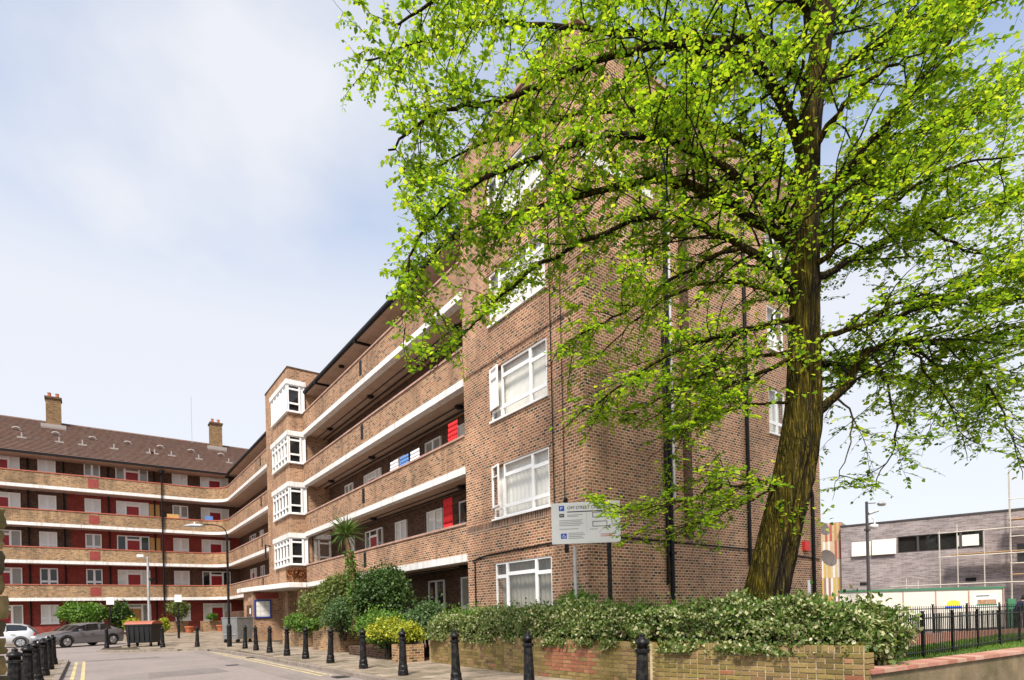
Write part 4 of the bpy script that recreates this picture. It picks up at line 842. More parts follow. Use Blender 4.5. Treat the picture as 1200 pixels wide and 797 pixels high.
mb = MB(); seg = 64; prev = None; GROOVE = (Rv * .42 - Fv * .9); GROOVE.z = 0; GROOVE.normalize(); GROOVE2 = (Rv * .3 - Fv * .95); GROOVE2.z = 0; GROOVE2.normalize()
for i, p in enumerate(TP):
    d = (TP[min(i + 1, len(TP) - 1)] - TP[max(i - 1, 0)]).normalized(); a = (Vector((1, 0, 0)) - d * d.x).normalized(); b2 = d.cross(a)
    for q in range(seg):
        an = 2 * math.pi * q / seg; dr = a * math.cos(an) + b2 * math.sin(an)
        f_ = 1 + .10 * mnoise.noise(dr * 1.6 + Vector((0, 0, p.z * .35))) + .07 * mnoise.noise(dr * 5 + Vector((0, 0, p.z * .5))) + .11 * abs(mnoise.noise(dr * 9 + Vector((3, 0, p.z * .9)))) + .03 * mnoise.noise(dr * 3 + Vector((0, 0, p.z * 4)))
        gd = dr.dot(GROOVE); f_ -= .55 * math.exp(-((1 - gd) / .13) ** 4) * max(0, 1 - abs(p.z - 4.7) / 1.9) ** .5 if gd > .3 else 0
        gd2 = dr.dot(GROOVE2); f_ -= .25 * math.exp(-((1 - gd2) / .06) ** 2) * max(0, 1 - abs(p.z - 2.2) / 1.5) ** .5 if gd2 > .3 else 0
        sp_ = p + dr * TRr[i] * f_
        for kp_, kr_, ka_ in KN:
            dq = (sp_ - kp_).length
            if dq < kr_ * 2.5: f_ += ka_ * math.exp(-(dq / kr_) ** 2) - ka_ * .9 * math.exp(-(dq / (kr_ * .45)) ** 2)
        mb.v.append(tuple(p + dr * TRr[i] * f_))
for i in range(len(TP) - 1):
    for q in range(seg): r_ = (q + 1) % seg; mb.f.append((i * seg + q, i * seg + r_, (i + 1) * seg + r_, (i + 1) * seg + q)); mb.mi.append(0)
mb.build('trunk', 'bark', TR, smooth=True)
limbs = [  # (photo px, px, depth) courses of the limbs that can be followed, radius at root
    ([(943, 300, 9.6), (890, 258, 9.5), (815, 221, 9.4), (758, 213, 9.3), (690, 226, 9.2), (620, 245, 9.1), (560, 262, 9.1), (505, 300, 9.0)], .10),
    ([(943, 340, 9.6), (870, 290, 9.2), (785, 252, 9.0), (714, 270, 8.9), (636, 308, 8.8), (580, 352, 8.7), (545, 390, 8.7)], .075),
    ([(943, 370, 9.6), (880, 385, 9.4), (815, 402, 9.2), (760, 432, 9.0), (700, 470, 8.9), (655, 505, 8.9)], .055),
    ([(930, 420, 9.6), (880, 440, 9.3), (830, 470, 9.1), (790, 520, 9.0)], .045),
    ([(912, 566, 9.5), (880, 566, 9.3), (840, 572, 9.1), (790, 590, 9.0), (740, 600, 8.9), (705, 596, 8.8)], .035),
    ([(962, 480, 9.6), (992, 452, 9.6), (1018, 412, 9.7), (1060, 400, 9.8), (1120, 400, 9.9), (1190, 385, 10), (1260, 380, 10)], .085),
    ([(950, 400, 9.6), (1010, 382, 9.4), (1080, 360, 9.2), (1150, 330, 9.1), (1230, 300, 9.0)], .06),
    ([(950, 330, 9.6), (1005, 300, 9.9), (1080, 262, 10.2), (1150, 245, 10.5), (1240, 215, 10.8)], .07),
    ([(948, 250, 9.6), (1000, 190, 9.3), (1060, 120, 9.0), (1110, 50, 8.8), (1160, -10, 8.7)], .08),
    ([(955, 110, 9.6), (1010, 60, 10), (1080, 20, 10.4), (1170, -20, 10.8)], .08),
    ([(946, 190, 9.6), (900, 90, 9.3), (850, 62, 9.0), (780, 52, 8.7), (700, 72, 8.5), (620, 105, 8.4), (545, 124, 8.3), (500, 140, 8.3), (455, 175, 8.3)], .10),
    ([(950, 130, 9.6), (910, 55, 9.9), (830, 45, 10.1), (740, 40, 10.2), (640, 30, 10.2), (550, 30, 10.2), (490, 50, 10.1), (430, 72, 10.0)], .09),
    ([(944, 230, 9.6), (880, 165, 10.2), (800, 140, 10.8), (710, 130, 11.2), (620, 150, 11.5), (540, 180, 11.6), (490, 215, 11.6)], .085),
    ([(944, 280, 9.6), (870, 210, 9.2), (780, 165, 8.9), (690, 165, 8.6), (600, 195, 8.4), (520, 240, 8.3), (480, 300, 8.3), (490, 350, 8.3)], .075),
    ([(965, 40, 9.6), (900, -40, 9.0), (800, -70, 8.5), (700, -60, 8.1), (600, -30, 7.9), (520, 0, 7.8), (460, 30, 7.8)], .09),
    ([(968, 20, 9.6), (880, -30, 10.5), (780, -40, 11.0), (660, -20, 11.3), (560, 0, 11.4)], .08),
    ([(945, 320, 9.6), (980, 290, 9.2), (1040, 240, 8.8), (1110, 200, 8.5), (1190, 180, 8.3)], .06),
    ([(944, 360, 9.6), (900, 340, 10.6), (840, 330, 11.4), (780, 350, 12.0), (730, 390, 12.3), (690, 430, 12.5)], .06),
    ([(944, 300, 9.6), (960, 280, 11), (1000, 230, 12.4), (1060, 190, 13.5), (1130, 170, 14.3)], .07),
    ([(944, 420, 9.6), (985, 430, 10.6), (1040, 440, 11.4), (1100, 455, 12.0), (1170, 470, 12.4)], .05),
    ([(960, 60, 9.6), (960, 0, 11), (980, -60, 12.5), (1020, -90, 14)], .08),
    ([(975, -80, 9.6), (1040, -160, 9), (1120, -200, 8.5)], .07), ([(978, -120, 9.6), (900, -220, 9.2), (800, -260, 8.8), (700, -260, 8.6)], .08),
    ([(982, -200, 9.6), (1050, -330, 10.5), (1120, -400, 11.5)], .06), ([(982, -220, 9.6), (900, -340, 10.5), (820, -400, 11.5)], .06),
    ([(955, 100, 9.6), (900, 60, 9.0), (850, 95, 8.6), (780, 110, 8.4)], .07), ([(950, 180, 9.6), (990, 120, 9.0), (1040, 80, 8.7), (1090, 60, 8.5)], .06),
    ([(972, 0, 9.6), (1060, -60, 9.8), (1160, -100, 10.2), (1280, -120, 10.8)], .07),
    ([(944, 260, 9.6), (1020, 200, 10.6), (1110, 130, 11.4), (1210, 90, 12)], .065),
    ([(925, 470, 9.6), (870, 478, 9.7), (810, 500, 9.8), (760, 540, 9.9)], .03), ([(930, 410, 9.6), (860, 425, 10.2), (790, 455, 10.6), (720, 500, 10.8)], .04), ([(1080, 262, 10.2), (1130, 290, 10.2), (1190, 310, 10.2), (1250, 330, 10.2)], .03),
    ([(880, 385, 9.4), (840, 420, 9.5), (790, 470, 9.6), (740, 505, 9.6)], .03),
    ([(870, 290, 9.2), (800, 320, 9.2), (740, 360, 9.2), (680, 395, 9.2), (640, 430, 9.2)], .04),
    ([(912, 566, 9.5), (870, 590, 9.6), (820, 610, 9.6), (770, 640, 9.6)], .025),
    ([(1060, 400, 9.8), (1090, 440, 9.8), (1120, 490, 9.9), (1135, 540, 9.9)], .03),
    ([(1018, 412, 9.7), (1040, 450, 9.6), (1050, 510, 9.6), (1030, 560, 9.6), (1010, 580, 9.6)], .028),
    ([(1120, 400, 9.9), (1160, 450, 9.8), (1185, 510, 9.8), (1200, 560, 9.8)], .03),
    ([(980, 460, 9.6), (1000, 500, 9.4), (985, 550, 9.3), (975, 585, 9.3)], .02),
    ([(1010, 382, 9.4), (1080, 345, 9.5), (1140, 360, 9.5), (1210, 350, 9.5)], .03), ([(960, 230, 9.8), (1020, 170, 10.4), (1090, 150, 10.8), (1180, 120, 11)], .05), ([(1060, 400, 9.8), (1100, 430, 10.2), (1150, 430, 10.6), (1210, 440, 10.8)], .03),
    ([(505, 300, 9.0), (480, 340, 9.0), (475, 390, 9.0)], .02), ([(545, 390, 8.7), (520, 420, 8.7), (500, 440, 8.7)], .02),
]
DENS_EXTRA = [1.2, 1.2, 1.3, 1.0, 1.1, 1.2, 1.2, 1.1, 1.2, 1.0, 1.2, 1.2, 1.3, 1.3, 1.2]
DENS = [1.2, 1.2, 1.35, 1.3, 1.5, 1.6, 1.6, 1.6, 1.5, 1.5, 1.2, 1.15, 1.1, 1.2, 1.1, .9, 1.5, .6, 1.2, 1.2, .9, .7, .8, .7, .7, 1, .9, .8, 1] + DENS_EXTRA
LP, LA, LN, LS = [], [], [], []
twigs = MB()
def in_clear(p):
    """the low places where the photo shows no foliage: below the crown's skirt"""
    u, v, z = px_of(p)
    if u < 375: return True
    skirt = np.interp(u, [375, 400, 440, 460, 470, 520, 560, 640, 655, 700, 720, 760, 800, 860, 880, 905, 965, 985, 1040, 1090, 1130, 1200, 1300], [110, 130, 270, 400, 440, 470, 480, 440, 590, 600, 640, 665, 640, 655, 640, 600, 590, 595, 600, 555, 575, 590, 560])
    if v > skirt: return True
    if 545 < u < 655 and 385 < v < 520 and rnd.random() < .8: return True
    if 660 < u < 730 and 520 < v < 575 and rnd.random() < .75: return True
    if 690 < u < 770 and 500 < v < 580 and rnd.random() < .7: return True
    if 985 < u < 1200 and 500 < v < 600 and rnd.random() < .25: return True
    return False
def add_leaf(p, ax, nn, s):
    LP.append(p); LA.append(ax); LN.append(nn); LS.append(s)
for li, (pts, r0) in enumerate(limbs):
    path = smooth_path([at(*q) for q in pts], 5); K = len(path)
    for i in range(1, K): path[i] = path[i] + Vector((rnd.uniform(-1, 1), rnd.uniform(-1, 1), rnd.uniform(-1, 1))) * .035
    rads = [r0 * (1 - .86 * (i / (K - 1)) ** .8) for i in range(K)]
    MB().tube(path, rads, 8).build('limb', 'bark', TR, smooth=True)
    cm = [0]
    for a, b2 in zip(path, path[1:]): cm.append(cm[-1] + (b2 - a).length)
    s = .5 if li != 4 else .25
    while s < cm[-1]:
        p, d = on_path(s, path, cm); t_ = s / cm[-1]
        side = d.cross(Vector((0, 0, 1))).normalized() * rnd.choice((-1, 1)); out_d = (d * rnd.uniform(.2, .9) + side * rnd.uniform(.4, 1.1) + Vector((0, 0, rnd.uniform(-.42, .32)))).normalized()
        bl = rnd.uniform(.7, 1.75) * (1.15 - .4 * t_); q = p.copy(); pp = [q.copy()]; nseg = 6
        for j in range(nseg):
            out_d = (out_d + Vector((rnd.gauss(0, .16), rnd.gauss(0, .16), rnd.gauss(-.012, .12)))).normalized(); q = q + out_d * bl / nseg; pp.append(q.copy())
        if not in_clear(pp[-1]) and not in_clear(pp[3]):
            rb = max(.009, rads[min(int(t_ * (K - 1)), K - 1)] * .36); twigs.tube(pp, [rb * (1 - .75 * j / nseg) for j in range(nseg + 1)], 4, cap=False)
            for j in range(1, nseg + 1):
                for _ in range(2):
                    base = pp[j - 1].lerp(pp[j], rnd.random()); td = (out_d * .5 + Vector((rnd.gauss(0, .7), rnd.gauss(0, .7), rnd.gauss(.02, .22)))).normalized(); tl = rnd.uniform(.18, .42)
                    tip = base + td * tl + Vector((0, 0, -.02)); twigs.tube([base, base.lerp(tip, .5) + Vector((0, 0, .02)), tip], [.004, .003, .002], 3, cap=False)
                    nl = rnd.randint(5, 9); lat = td.cross(Vector((0, 0, 1))); lat = lat.normalized() if lat.length > .01 else Vector((1, 0, 0))
                    for m_ in range(nl):
                        c_ = base.lerp(tip, (m_ + .4) / nl); ax = td * .55 + lat * ((-1) ** m_) * .8 + Vector((rnd.gauss(0, .3), rnd.gauss(0, .3), rnd.gauss(-.12, .25)))
                        nn = Vector((rnd.gauss(0, .42), rnd.gauss(0, .42), 1)); 
                        if not in_clear(c_): add_leaf(c_, ax, nn, rnd.choice((rnd.uniform(.04, .065), rnd.uniform(.06, .108))))
        s += rnd.uniform(.09, .22) / DENS[li]
# epicormic tufts on the trunk
for u, v in ((905, 395), (930, 412), (960, 405), (950, 428), (915, 330), (935, 610), (965, 605), (920, 600), (930, 300), (955, 290)):
    c0 = at(u, v, 9.25)
    for _ in range(26): add_leaf(c0 + Vector((rnd.gauss(0, .13), rnd.gauss(0, .13), rnd.gauss(0, .13))), Vector((rnd.gauss(0, 1), rnd.gauss(0, 1), rnd.gauss(-.2, .6))), Vector((rnd.gauss(0, .5), rnd.gauss(0, .5), 1)), rnd.uniform(.06, .1))
tw = twigs.build('twigs', 'twig_bark', TR); tw['kind'] = 'stuff'
print('tree leaves', len(LP))
leaves('crown', [tuple(p) for p in LP], [tuple(a) for a in LA], [tuple(a) for a in LN], LS, 'leaf_lime', TR, TB, 'leaf', .34)

# ================================================================== SHRUBS BY THE BLOCK
def planter_box(lab, x0, x1, y0, y1, h, mat='brick_stock'):
    o = thing('brick_planter', lab, 'planter', ((x0 + x1) / 2, (y0 + y1) / 2, 0)); mb = MB(); t_ = .11
    mb.box(x0, x0 + t_, y0, y1, -.02, h); mb.box(x1 - t_, x1, y0, y1, -.02, h); mb.box(x0 + t_, x1 - t_, y0, y0 + t_, -.02, h); mb.box(x0 + t_, x1 - t_, y1 - t_, y1, -.02, h); mb.build('brick_sides', mat, o)
    MB().box(x0 + t_, x1 - t_, y0 + t_, y1 - t_, 0, h - .08).build('earth', 'soil', o); return o
planter_box('square pale brick planter at the corner of the long planter wall', 7.05, 7.7, 14.75, 15.5, .5)
planter_box('pale brick planter holding the olive green shrub', 7.5, 9.3, 21.0, 24.2, .75)
planter_box('pale brick planter nearest the notice board porch', 7.7, 9.2, 26.2, 29.6, .7)
planter_box('low dark brick planter under the spiky palm', 7.3, 9.3, 16.2, 19.6, .3, 'brick_dark')
blob_leaves('shrub', 'big rounded olive green shrub beside the stair tower', 'shrub', (8.0, 22.3, 1.95), (1.1, 2.0, 1.25), 34000, .10, 'leaf_olive', .6, seed=21)
blob_leaves('shrub', 'smaller grey green shrub in front of the olive one', 'shrub', (7.5, 20.6, 1.4), (.7, 1.1, .8), 8000, .08, 'leaf_blue', .5, seed=22)
blob_leaves('shrub', 'tall dark evergreen shrub behind the spiky palm', 'shrub', (8.5, 19.3, 2.1), (.95, 1.2, 1.3), 14000, .10, 'leaf_dark', .2, seed=23)
blob_leaves('shrub', 'fresh green low shrub in the planter by the porch', 'shrub', (7.9, 26.6, 1.05), (.75, 1.2, .55), 7000, .09, 'leaf_fresh', .6, seed=24)
blob_leaves('shrub', 'yellow leaved spreading shrub on the paving', 'shrub', (7.2, 16.2, .85), (.5, .9, .45), 5000, .075, 'leaf_yellow', .0, seed=25)
blob_leaves('shrub', 'green bushy shrub behind the yellow leaved shrub', 'shrub', (7.6, 16.9, .8), (.8, 1.4, .75), 12000, .08, 'leaf_fresh', .0, seed=26)
blob_leaves('shrub', 'bluish green rounded shrub between the palm and the long hedge', 'shrub', (8.2, 15.6, 1.0), (.65, .75, .75), 7000, .085, 'leaf_blue', .1, seed=27)
blob_leaves('shrub', 'small yellow shrub in the square planter at the end of the hedge wall', 'shrub', (7.4, 15.1, .8), (.38, .4, .38), 3500, .07, 'leaf_yellow', .45, seed=28)
# spiky palm
PT = thing('cabbage_palm', 'spiky cabbage palm with ivy clad trunk in front of the balconies', 'palm', (8.1, 19.6, .2))
pp = [at(416, 740, 20.6), at(414, 700, 20.6), at(411, 660, 20.6), at(406, 632, 20.6)]
MB().tube(smooth_path(pp, 4), np.linspace(.13, .08, 13), 10).build('trunk', 'palm_trunk', PT, smooth=True)
hd = at(405, 626, 20.6); P, A, Nn, S = [], [], [], []
n = 150
for i in range(n):
    v = Vector((rnd.gauss(0, 1), rnd.gauss(0, 1), rnd.gauss(.75, .9))).normalized(); ln = rnd.uniform(.6, .95); mb_ = None
    P.append(tuple(hd)); A.append(tuple(v)); Nn.append((rnd.gauss(0, .4), rnd.gauss(0, .4), 1)); S.append(ln)
leaves('fronds', P, A, Nn, S, 'leaf_palm', PT, (8.1, 19.6, .2), 'blade', .035)
n = 1500; q = NR.uniform(0, 1, n); P = []
for t_ in q:
    p, d = on_path(t_ * 2.9, pp, [0] + list(np.cumsum([(b2 - a).length for a, b2 in zip(pp, pp[1:])]))); an = rnd.uniform(0, 6.28); r_ = rnd.uniform(.08, .2); P.append((p.x + r_ * math.cos(an), p.y + r_ * math.sin(an), p.z))
leaves('ivy', P, rand_dirs(n, -.3), rand_dirs(n, .8), NR.uniform(.05, .1, n), 'leaf_fresh', PT, (8.1, 19.6, .2))

# ================================================================== BOLLARDS
def bollard_proto(label, group):
    o = thing('bollard', label, 'bollard', (0, 0, 0), group=group)
    MB().lathe([(.115, 0), (.115, .1), (.105, .12), (.105, .2), (.092, .23)], seg=16).build('base', 'black_paint', o, smooth=False)
    MB().lathe([(.09, .22), (.068, .80)], seg=12).build('shaft', 'black_paint', o)
    MB().lathe([(.07, .79), (.092, .80), (.092, .835), (.07, .85)], seg=16).build('collar', 'black_paint', o)
    MB().lathe([(.066, .845), (.066, .895), (.088, .905), (.088, .93), (.07, .965), (.035, .985), (.03, 1.0), (.04, 1.015), (.02, 1.04), (.004, 1.045)], seg=16).build('cap', 'black_paint', o, smooth=True)
    return o
ORD = 'first second third fourth fifth sixth seventh eighth ninth tenth eleventh'.split()
def place_bollards(labels, group, spots, scl=(1, 1, 1)):
    pr = bollard_proto(labels[0], group)
    for i, (x, y, z) in enumerate(spots):
        o = pr if i == 0 else copy_tree(pr); o['label'] = labels[i]; o.location = (x, y, z); o.scale = scl; o.rotation_euler = (R(rnd.uniform(-1.6, 1.6)), R(rnd.uniform(-1.6, 1.6)), rnd.random())
place_bollards(['%s black bollard from the street lamp along the footpath kerb' % q for q in ORD], 'bollards along the footpath by the planters', [(5.6, y, 0) for y in (27.7, 25.6, 23.4, 21.0, 18.85, 16.5, 14.02, 11.74, 9.45, 7.2, 4.9)])
place_bollards(['%s black bollard from the stone pier on the opposite pavement' % q for q in ORD], 'bollards on the opposite pavement', [(-.95, y, 0) for y in (11.9, 14.3, 16.7, 19.1, 21.5, 23.9)], (1.2, 1.2, .93))
place_bollards(['black bollard on the far kerb nearest the street lamp', 'black bollard on the far kerb beside the black wheeled bin', 'black bollard in front of the parked grey saloon'], 'bollards on the far kerb', [(4.31, 32.1, 0), (2.95, 33.2, 0), (.75, 36.3, 0)])

# street lamp
SL = thing('street_lamp', 'tall slender black street lamp with curved arm and flat lantern', 'street lamp', (5.44, 30.3, 0))
MB().lathe([(.11, 0), (.11, 1.0), (.085, 1.05), (.06, 1.1), (.05, 5.3), (.045, 5.4)], (5.44, 30.3, 0), 12).build('column', 'black_paint', SL)
pt = [Vector((5.44, 30.3, 5.35)), Vector((5.36, 30.36, 5.62)), Vector((5.12, 30.5, 5.8)), Vector((4.75, 30.8, 5.88)), Vector((4.55, 30.95, 5.86))]
MB().tube(smooth_path(pt, 4), .028, 8).build('arm', 'black_paint', SL)
hd = Vector((4.2, 31.2, 5.82)); mb = MB(); dd = Vector((-.8, .6, 0)); nn = Vector((.6, .8, 0))
for i in range(9):
    t_ = i / 8; w_ = .19 * math.sin(math.pi * (.12 + .76 * t_)); c_ = hd - dd * .45 + dd * .95 * t_
    for q in range(10): an = 2 * math.pi * q / 10; mb.v.append(tuple(c_ + nn * math.cos(an) * w_ + Vector((0, 0, math.sin(an) * w_ * (.65 if math.sin(an) > 0 else .3)))))
for i in range(8):
    for q in range(10): r_ = (q + 1) % 10; mb.f.append((i * 10 + q, i * 10 + r_, (i + 1) * 10 + r_, (i + 1) * 10 + q)); mb.mi.append(0)
mb.f += [tuple(range(9, -1, -1)), tuple(range(80, 90))]; mb.mi += [0, 0]
mb.build('lantern', 'galv', SL, smooth=True); MB().lathe([(.12, 0), (.10, -.05), (.03, -.07)], (hd.x + .03, hd.y, hd.z - .05), 12).build('lens', 'lamp_glass', SL); MB().lathe([(.03, 0), (.03, .1)], (hd.x, hd.y, hd.z + .1), 8).build('photocell', 'lamp_glass', SL)

# CCTV pole
CP = thing('camera_pole', 'pale grey camera pole rising behind the black bin', 'camera pole', (3.2, 43.5, .1)); p0 = at(172, 760, 34.5)
c0 = at(173, 652, 34.5); CPx, CPy = c0.x, c0.y; CP.location = (CPx, CPy, .1); ORG[CP.name] = Vector((CPx, CPy, .1))
MB().lathe([(.10, 0), (.10, .9), (.075, 1.0), (.06, c0.z)], (CPx, CPy, 0), 12).build('column', 'galv', CP); MB().tube([(CPx, CPy, c0.z - .1), (CPx - .45, CPy, c0.z - .05)], .04, 6).build('bracket', 'galv', CP)
MB().box(CPx - .55, CPx - .2, CPy - .09, CPy + .09, c0.z - .09, c0.z + .09).build('camera_housing', 'white_paint', CP, bevel=.03); MB().lathe([(.14, 0), (.14, -.12), (.05, -.2)], (CPx + .2, CPy, c0.z - 1.3), 10).build('camera_dome', 'black_pipe', CP)
def post_sign(u, v, base_v, d, lab, zb):
    top = at(u, v, d); o = thing('post_sign', lab, 'sign', (top.x, top.y, zb)); MB().lathe([(.07, 0), (.07, .9), (.04, .95), (.04, top.z - zb + .1)], (top.x, top.y, zb), 10).build('post', 'black_paint', o)
    mb = MB(); mb.box(top.x - .2, top.x + .2, top.y - .09, top.y - .05, top.z - .25, top.z + .22); mb.build('plate', 'sign_white', o); return o
post_sign(129, 704, 740, 36.5, 'white plate on a black post beside the silver car bush', 0.0); post_sign(208.5, 701, 749, 37.5, 'white plate on a black post in front of the ground floor doors', .15)

# ================================================================== BINS
BN = thing('wheeled_bin', 'large black plastic wheeled bin with faded orange lid', 'bin', (2.35, 35.9, 0), R(-33))
mb = MB(); 
def taper(mb, x0, x1, y0, y1, z0, z1, k):
    n0 = len(mb.v); mb.v += [(x0 + k, y0 + k, z0), (x1 - k, y0 + k, z0), (x1 - k, y1 - k, z0), (x0 + k, y1 - k, z0), (x0, y0, z1), (x1, y0, z1), (x1, y1, z1), (x0, y1, z1)]
    for f in ((3, 2, 1, 0), (4, 5, 6, 7), (0, 1, 5, 4), (1, 2, 6, 5), (2, 3, 7, 6), (3, 0, 4, 7)): mb.f.append(tuple(n0 + i for i in f)); mb.mi.append(0)
taper(mb, -.68, .68, -.5, .5, .2, 1.16, .07); mb.build('tub', 'bin_black', BN, bevel=.03)
for i in range(5): mb = MB(); x = -.5 + .25 * i; mb.box(x - .03, x + .03, -.52, -.46, .35, 1.1); mb.build('rib', 'bin_black', BN)
MB().box(-.72, .72, -.54, .54, 1.1, 1.17).build('rim', 'bin_black', BN)
mb = MB()
for i in range(8):
    a0, a1 = math.pi * i / 8, math.pi * (i + 1) / 8
    mb.face([(-.7, -.52 * math.cos(a0), 1.172 + .17 * math.sin(a0)), (.7, -.52 * math.cos(a0), 1.172 + .17 * math.sin(a0)), (.7, -.52 * math.cos(a1), 1.172 + .17 * math.sin(a1)), (-.7, -.52 * math.cos(a1), 1.172 + .17 * math.sin(a1))])
for x in (-.7, .7): mb.face([(x, -.52 * math.cos(math.pi * i / 8), 1.172 + .17 * math.sin(math.pi * i / 8)) for i in range(9)])
mb.build('lid', 'lid_orange', BN)
for x in (-.55, .55):
    for y in (-.38, .38): mb = MB(); mb.tube([(x - .025, y, .1), (x + .025, y, .1)], .1, 12); mb.box(x - .04, x + .04, y - .05, y + .05, .1, .21); mb.build('castor', 'rubber', BN)
GB = thing('metal_bin', 'grey galvanised metal bin on castors beside the porch', 'bin', (6.75, 35.2, 0), R(-68))
mb = MB(); taper(mb, -.72, .72, -.5, .5, .2, 1.35, .04); mb.build('body', 'steel_grey', GB, bevel=.02); MB().box(-.74, .74, -.52, .52, 1.352, 1.42).build('lid', 'steel_grey', GB, bevel=.02)
for y in (-.505, .505): MB().box(-.6, .6, min(y, y + .01), max(y, y + .01), .45, .5).build('band', 'galv', GB)
for x in (-.55, .55):
    for y in (-.38, .38): mb = MB(); mb.tube([(x - .025, y, .1), (x + .025, y, .1)], .1, 12); mb.box(x - .04, x + .04, y - .05, y + .05, .1, .21); mb.build('castor', 'rubber', GB)

# ================================================================== CARS (nose towards local -X)
def car(name, label, loc, rz, paint, hatch=False):
    o = thing(name, label, 'car', loc, rz); Lh = 2.26 if not hatch else 2.0
    if hatch:
        st = [-2.0, -1.93, -1.7, -1.2, -.75, -.25, .25, .8, 1.3, 1.6, 1.85, 1.97, 2.0]
        belt = [.52, .70, .80, .89, .93, .96, .97, .99, 1.01, 1.02, .98, .85, .6]; roof = [.53, .72, .84, .95, 1.0, 1.32, 1.45, 1.47, 1.42, 1.30, 1.05, .88, .61]
        hw = [.55, .72, .82, .86, .87, .88, .88, .88, .87, .86, .82, .76, .68]; gw = (4, 10); tyre = .31; wx = (-1.25, 1.3)
    else:
        st = [-2.26, -2.2, -1.98, -1.5, -1.02, -.5, .0, .55, 1.05, 1.4, 1.75, 2.1, 2.24, 2.26]
        belt = [.48, .62, .74, .83, .89, .92, .94, .96, .98, .99, 1.0, .98, .88, .6]; roof = [.49, .64, .78, .90, .97, 1.28, 1.40, 1.42, 1.37, 1.24, 1.06, 1.02, .90, .61]
        hw = [.55, .74, .84, .89, .90, .905, .905, .905, .90, .89, .87, .82, .76, .7]; gw = (4, 10); tyre = .33; wx = (-1.38, 1.40)
    ring = []
    for i, x in enumerate(st):
        h, b_, r_ = hw[i], belt[i], roof[i]; cab = max(0, r_ - b_ - .08); ti = .78 if cab > .1 else .93
        zs = .2 if 0 < i < len(st) - 1 else .3
        ring.append([(0, zs), (h * .86, zs), (h * .97, zs + .1), (h, .5 if b_ > .55 else b_ - .05), (h * .985, b_ - .06), (h * .93, b_), (h * (ti + .02) * (.98 if cab > .1 else 1), b_ + (r_ - b_) * .86 if cab > .1 else r_ - .015), (h * (ti - .14), r_ - .004), (0, r_ + .01)])
    K = len(ring[0]); parts = {'body': MB(), 'side_window': MB(), 'side_window_': MB(), 'windscreen': MB(), 'rear_screen': MB()}
    for i in range(len(st) - 1):
        for j in range(K - 1):
            for s in (1, -1):
                q = [(st[i], s * ring[i][j][0], ring[i][j][1]), (st[i + 1], s * ring[i + 1][j][0], ring[i + 1][j][1]), (st[i + 1], s * ring[i + 1][j + 1][0], ring[i + 1][j + 1][1]), (st[i], s * ring[i][j + 1][0], ring[i][j + 1][1])]
                if s < 0: q.reverse()
                key = 'body'
                if j == 5 and gw[0] <= i < gw[1] - 1: key = 'side_window' if s > 0 else 'side_window_'
                if j >= 6 and i == gw[0]: key = 'windscreen'
                if j >= 6 and i in ((8, 9) if not hatch else (9,)): key = 'rear_screen'
                parts[key].face(q)
    for s in ((0, ring[0]), (-1, ring[-1])):
        x = st[s[0]]; pts = [(x, y, z) for y, z in s[1]] + [(x, -y, z) for y, z in reversed(s[1][1:-1])]; parts['body'].face(pts if s[0] else pts[::-1])
    for kx, mb in parts.items():
        ob = mb.build(kx.rstrip('_'), paint if kx == 'body' else 'car_glass', o); bm = bmesh.new(); bm.from_mesh(ob.data); bmesh.ops.remove_doubles(bm, verts=bm.verts, dist=.002); bmesh.ops.recalc_face_normals(bm, faces=bm.faces); bm.to_mesh(ob.data); bm.free()
        ob.data.polygons.foreach_set('use_smooth', [True] * len(ob.data.polygons))
        if kx == 'body':
            sb = ob.modifiers.new('edge', 'EDGE_SPLIT'); sb.split_angle = R(38)
    for s in (1, -1):
        for px_ in (-.2, .62): MB().box(px_ - .03, px_ + .03, min(s * .72, s * .87), max(s * .72, s * .87), .93, 1.3 if not hatch else 1.33).build('pillar', 'rubber' if px_ < .5 else paint, o)
        for x in wx:
            wl = MB().tube([(x, s * .70, tyre), (x, s * .915, tyre)], tyre, 20).build('tyre', 'rubber', o)
            rim = MB(); rim.tube([(x, s * .90, tyre), (x, s * .925, tyre)], tyre * .66, 16)
            rim.build('rim', 'alloy', wl)
            for a_ in range(5):
                an = 2 * math.pi * a_ / 5; c1, s1 = math.cos(an), math.sin(an); mb = MB(); mb.tube([(x + c1 * .06, s * .93, tyre + s1 * .06), (x + c1 * tyre * .6, s * .93, tyre + s1 * tyre * .6)], .03, 4); mb.build('spoke', 'steel_grey', wl)
            ar = MB()
            ar.tube([(x + (tyre + .06) * math.cos(R(a_)), s * .895, tyre + (tyre + .05) * math.sin(R(a_))) for a_ in range(-5, 190, 15)], .028, 5, True); ar.build('wheel_arch', 'rubber', o)
        MB().box(-.72, -.55, min(s * .9, s * 1.05), max(s * .9, s * 1.05), .93, 1.05).build('door_mirror', paint, o, bevel=.03)
        for x in (-.02, .85): MB().box(x, x + .2, min(s * .9, s * .925), max(s * .9, s * .925), .80, .83).build('door_handle', 'alloy', o)
        MB().box(st[1] - .02, st[2] + .06, min(s * .42, s * .78), max(s * .42, s * .78), .58, .70).build('headlight', 'head_glass', o, bevel=.03)
        MB().box(st[-3] + .05, st[-1] + .005, min(s * .5, s * .8), max(s * .5, s * .8), .68, .84).build('tail_light', 'tail_red', o, bevel=.02)
        MB().box(st[0] - .03, st[0] + .06, min(s * .04, s * .24), max(s * .04, s * .24), .42, .54).build('grille', 'rubber', o, bevel=.02)
    MB().box(st[0] - .03, st[0] + .05, -.55, .55, .24, .34).build('air_intake', 'rubber', o)
    MB().box(st[0] - .04, st[0] - .02, -.26, .26, .35, .41).build('number_plate', 'sign_white', o)
    return o
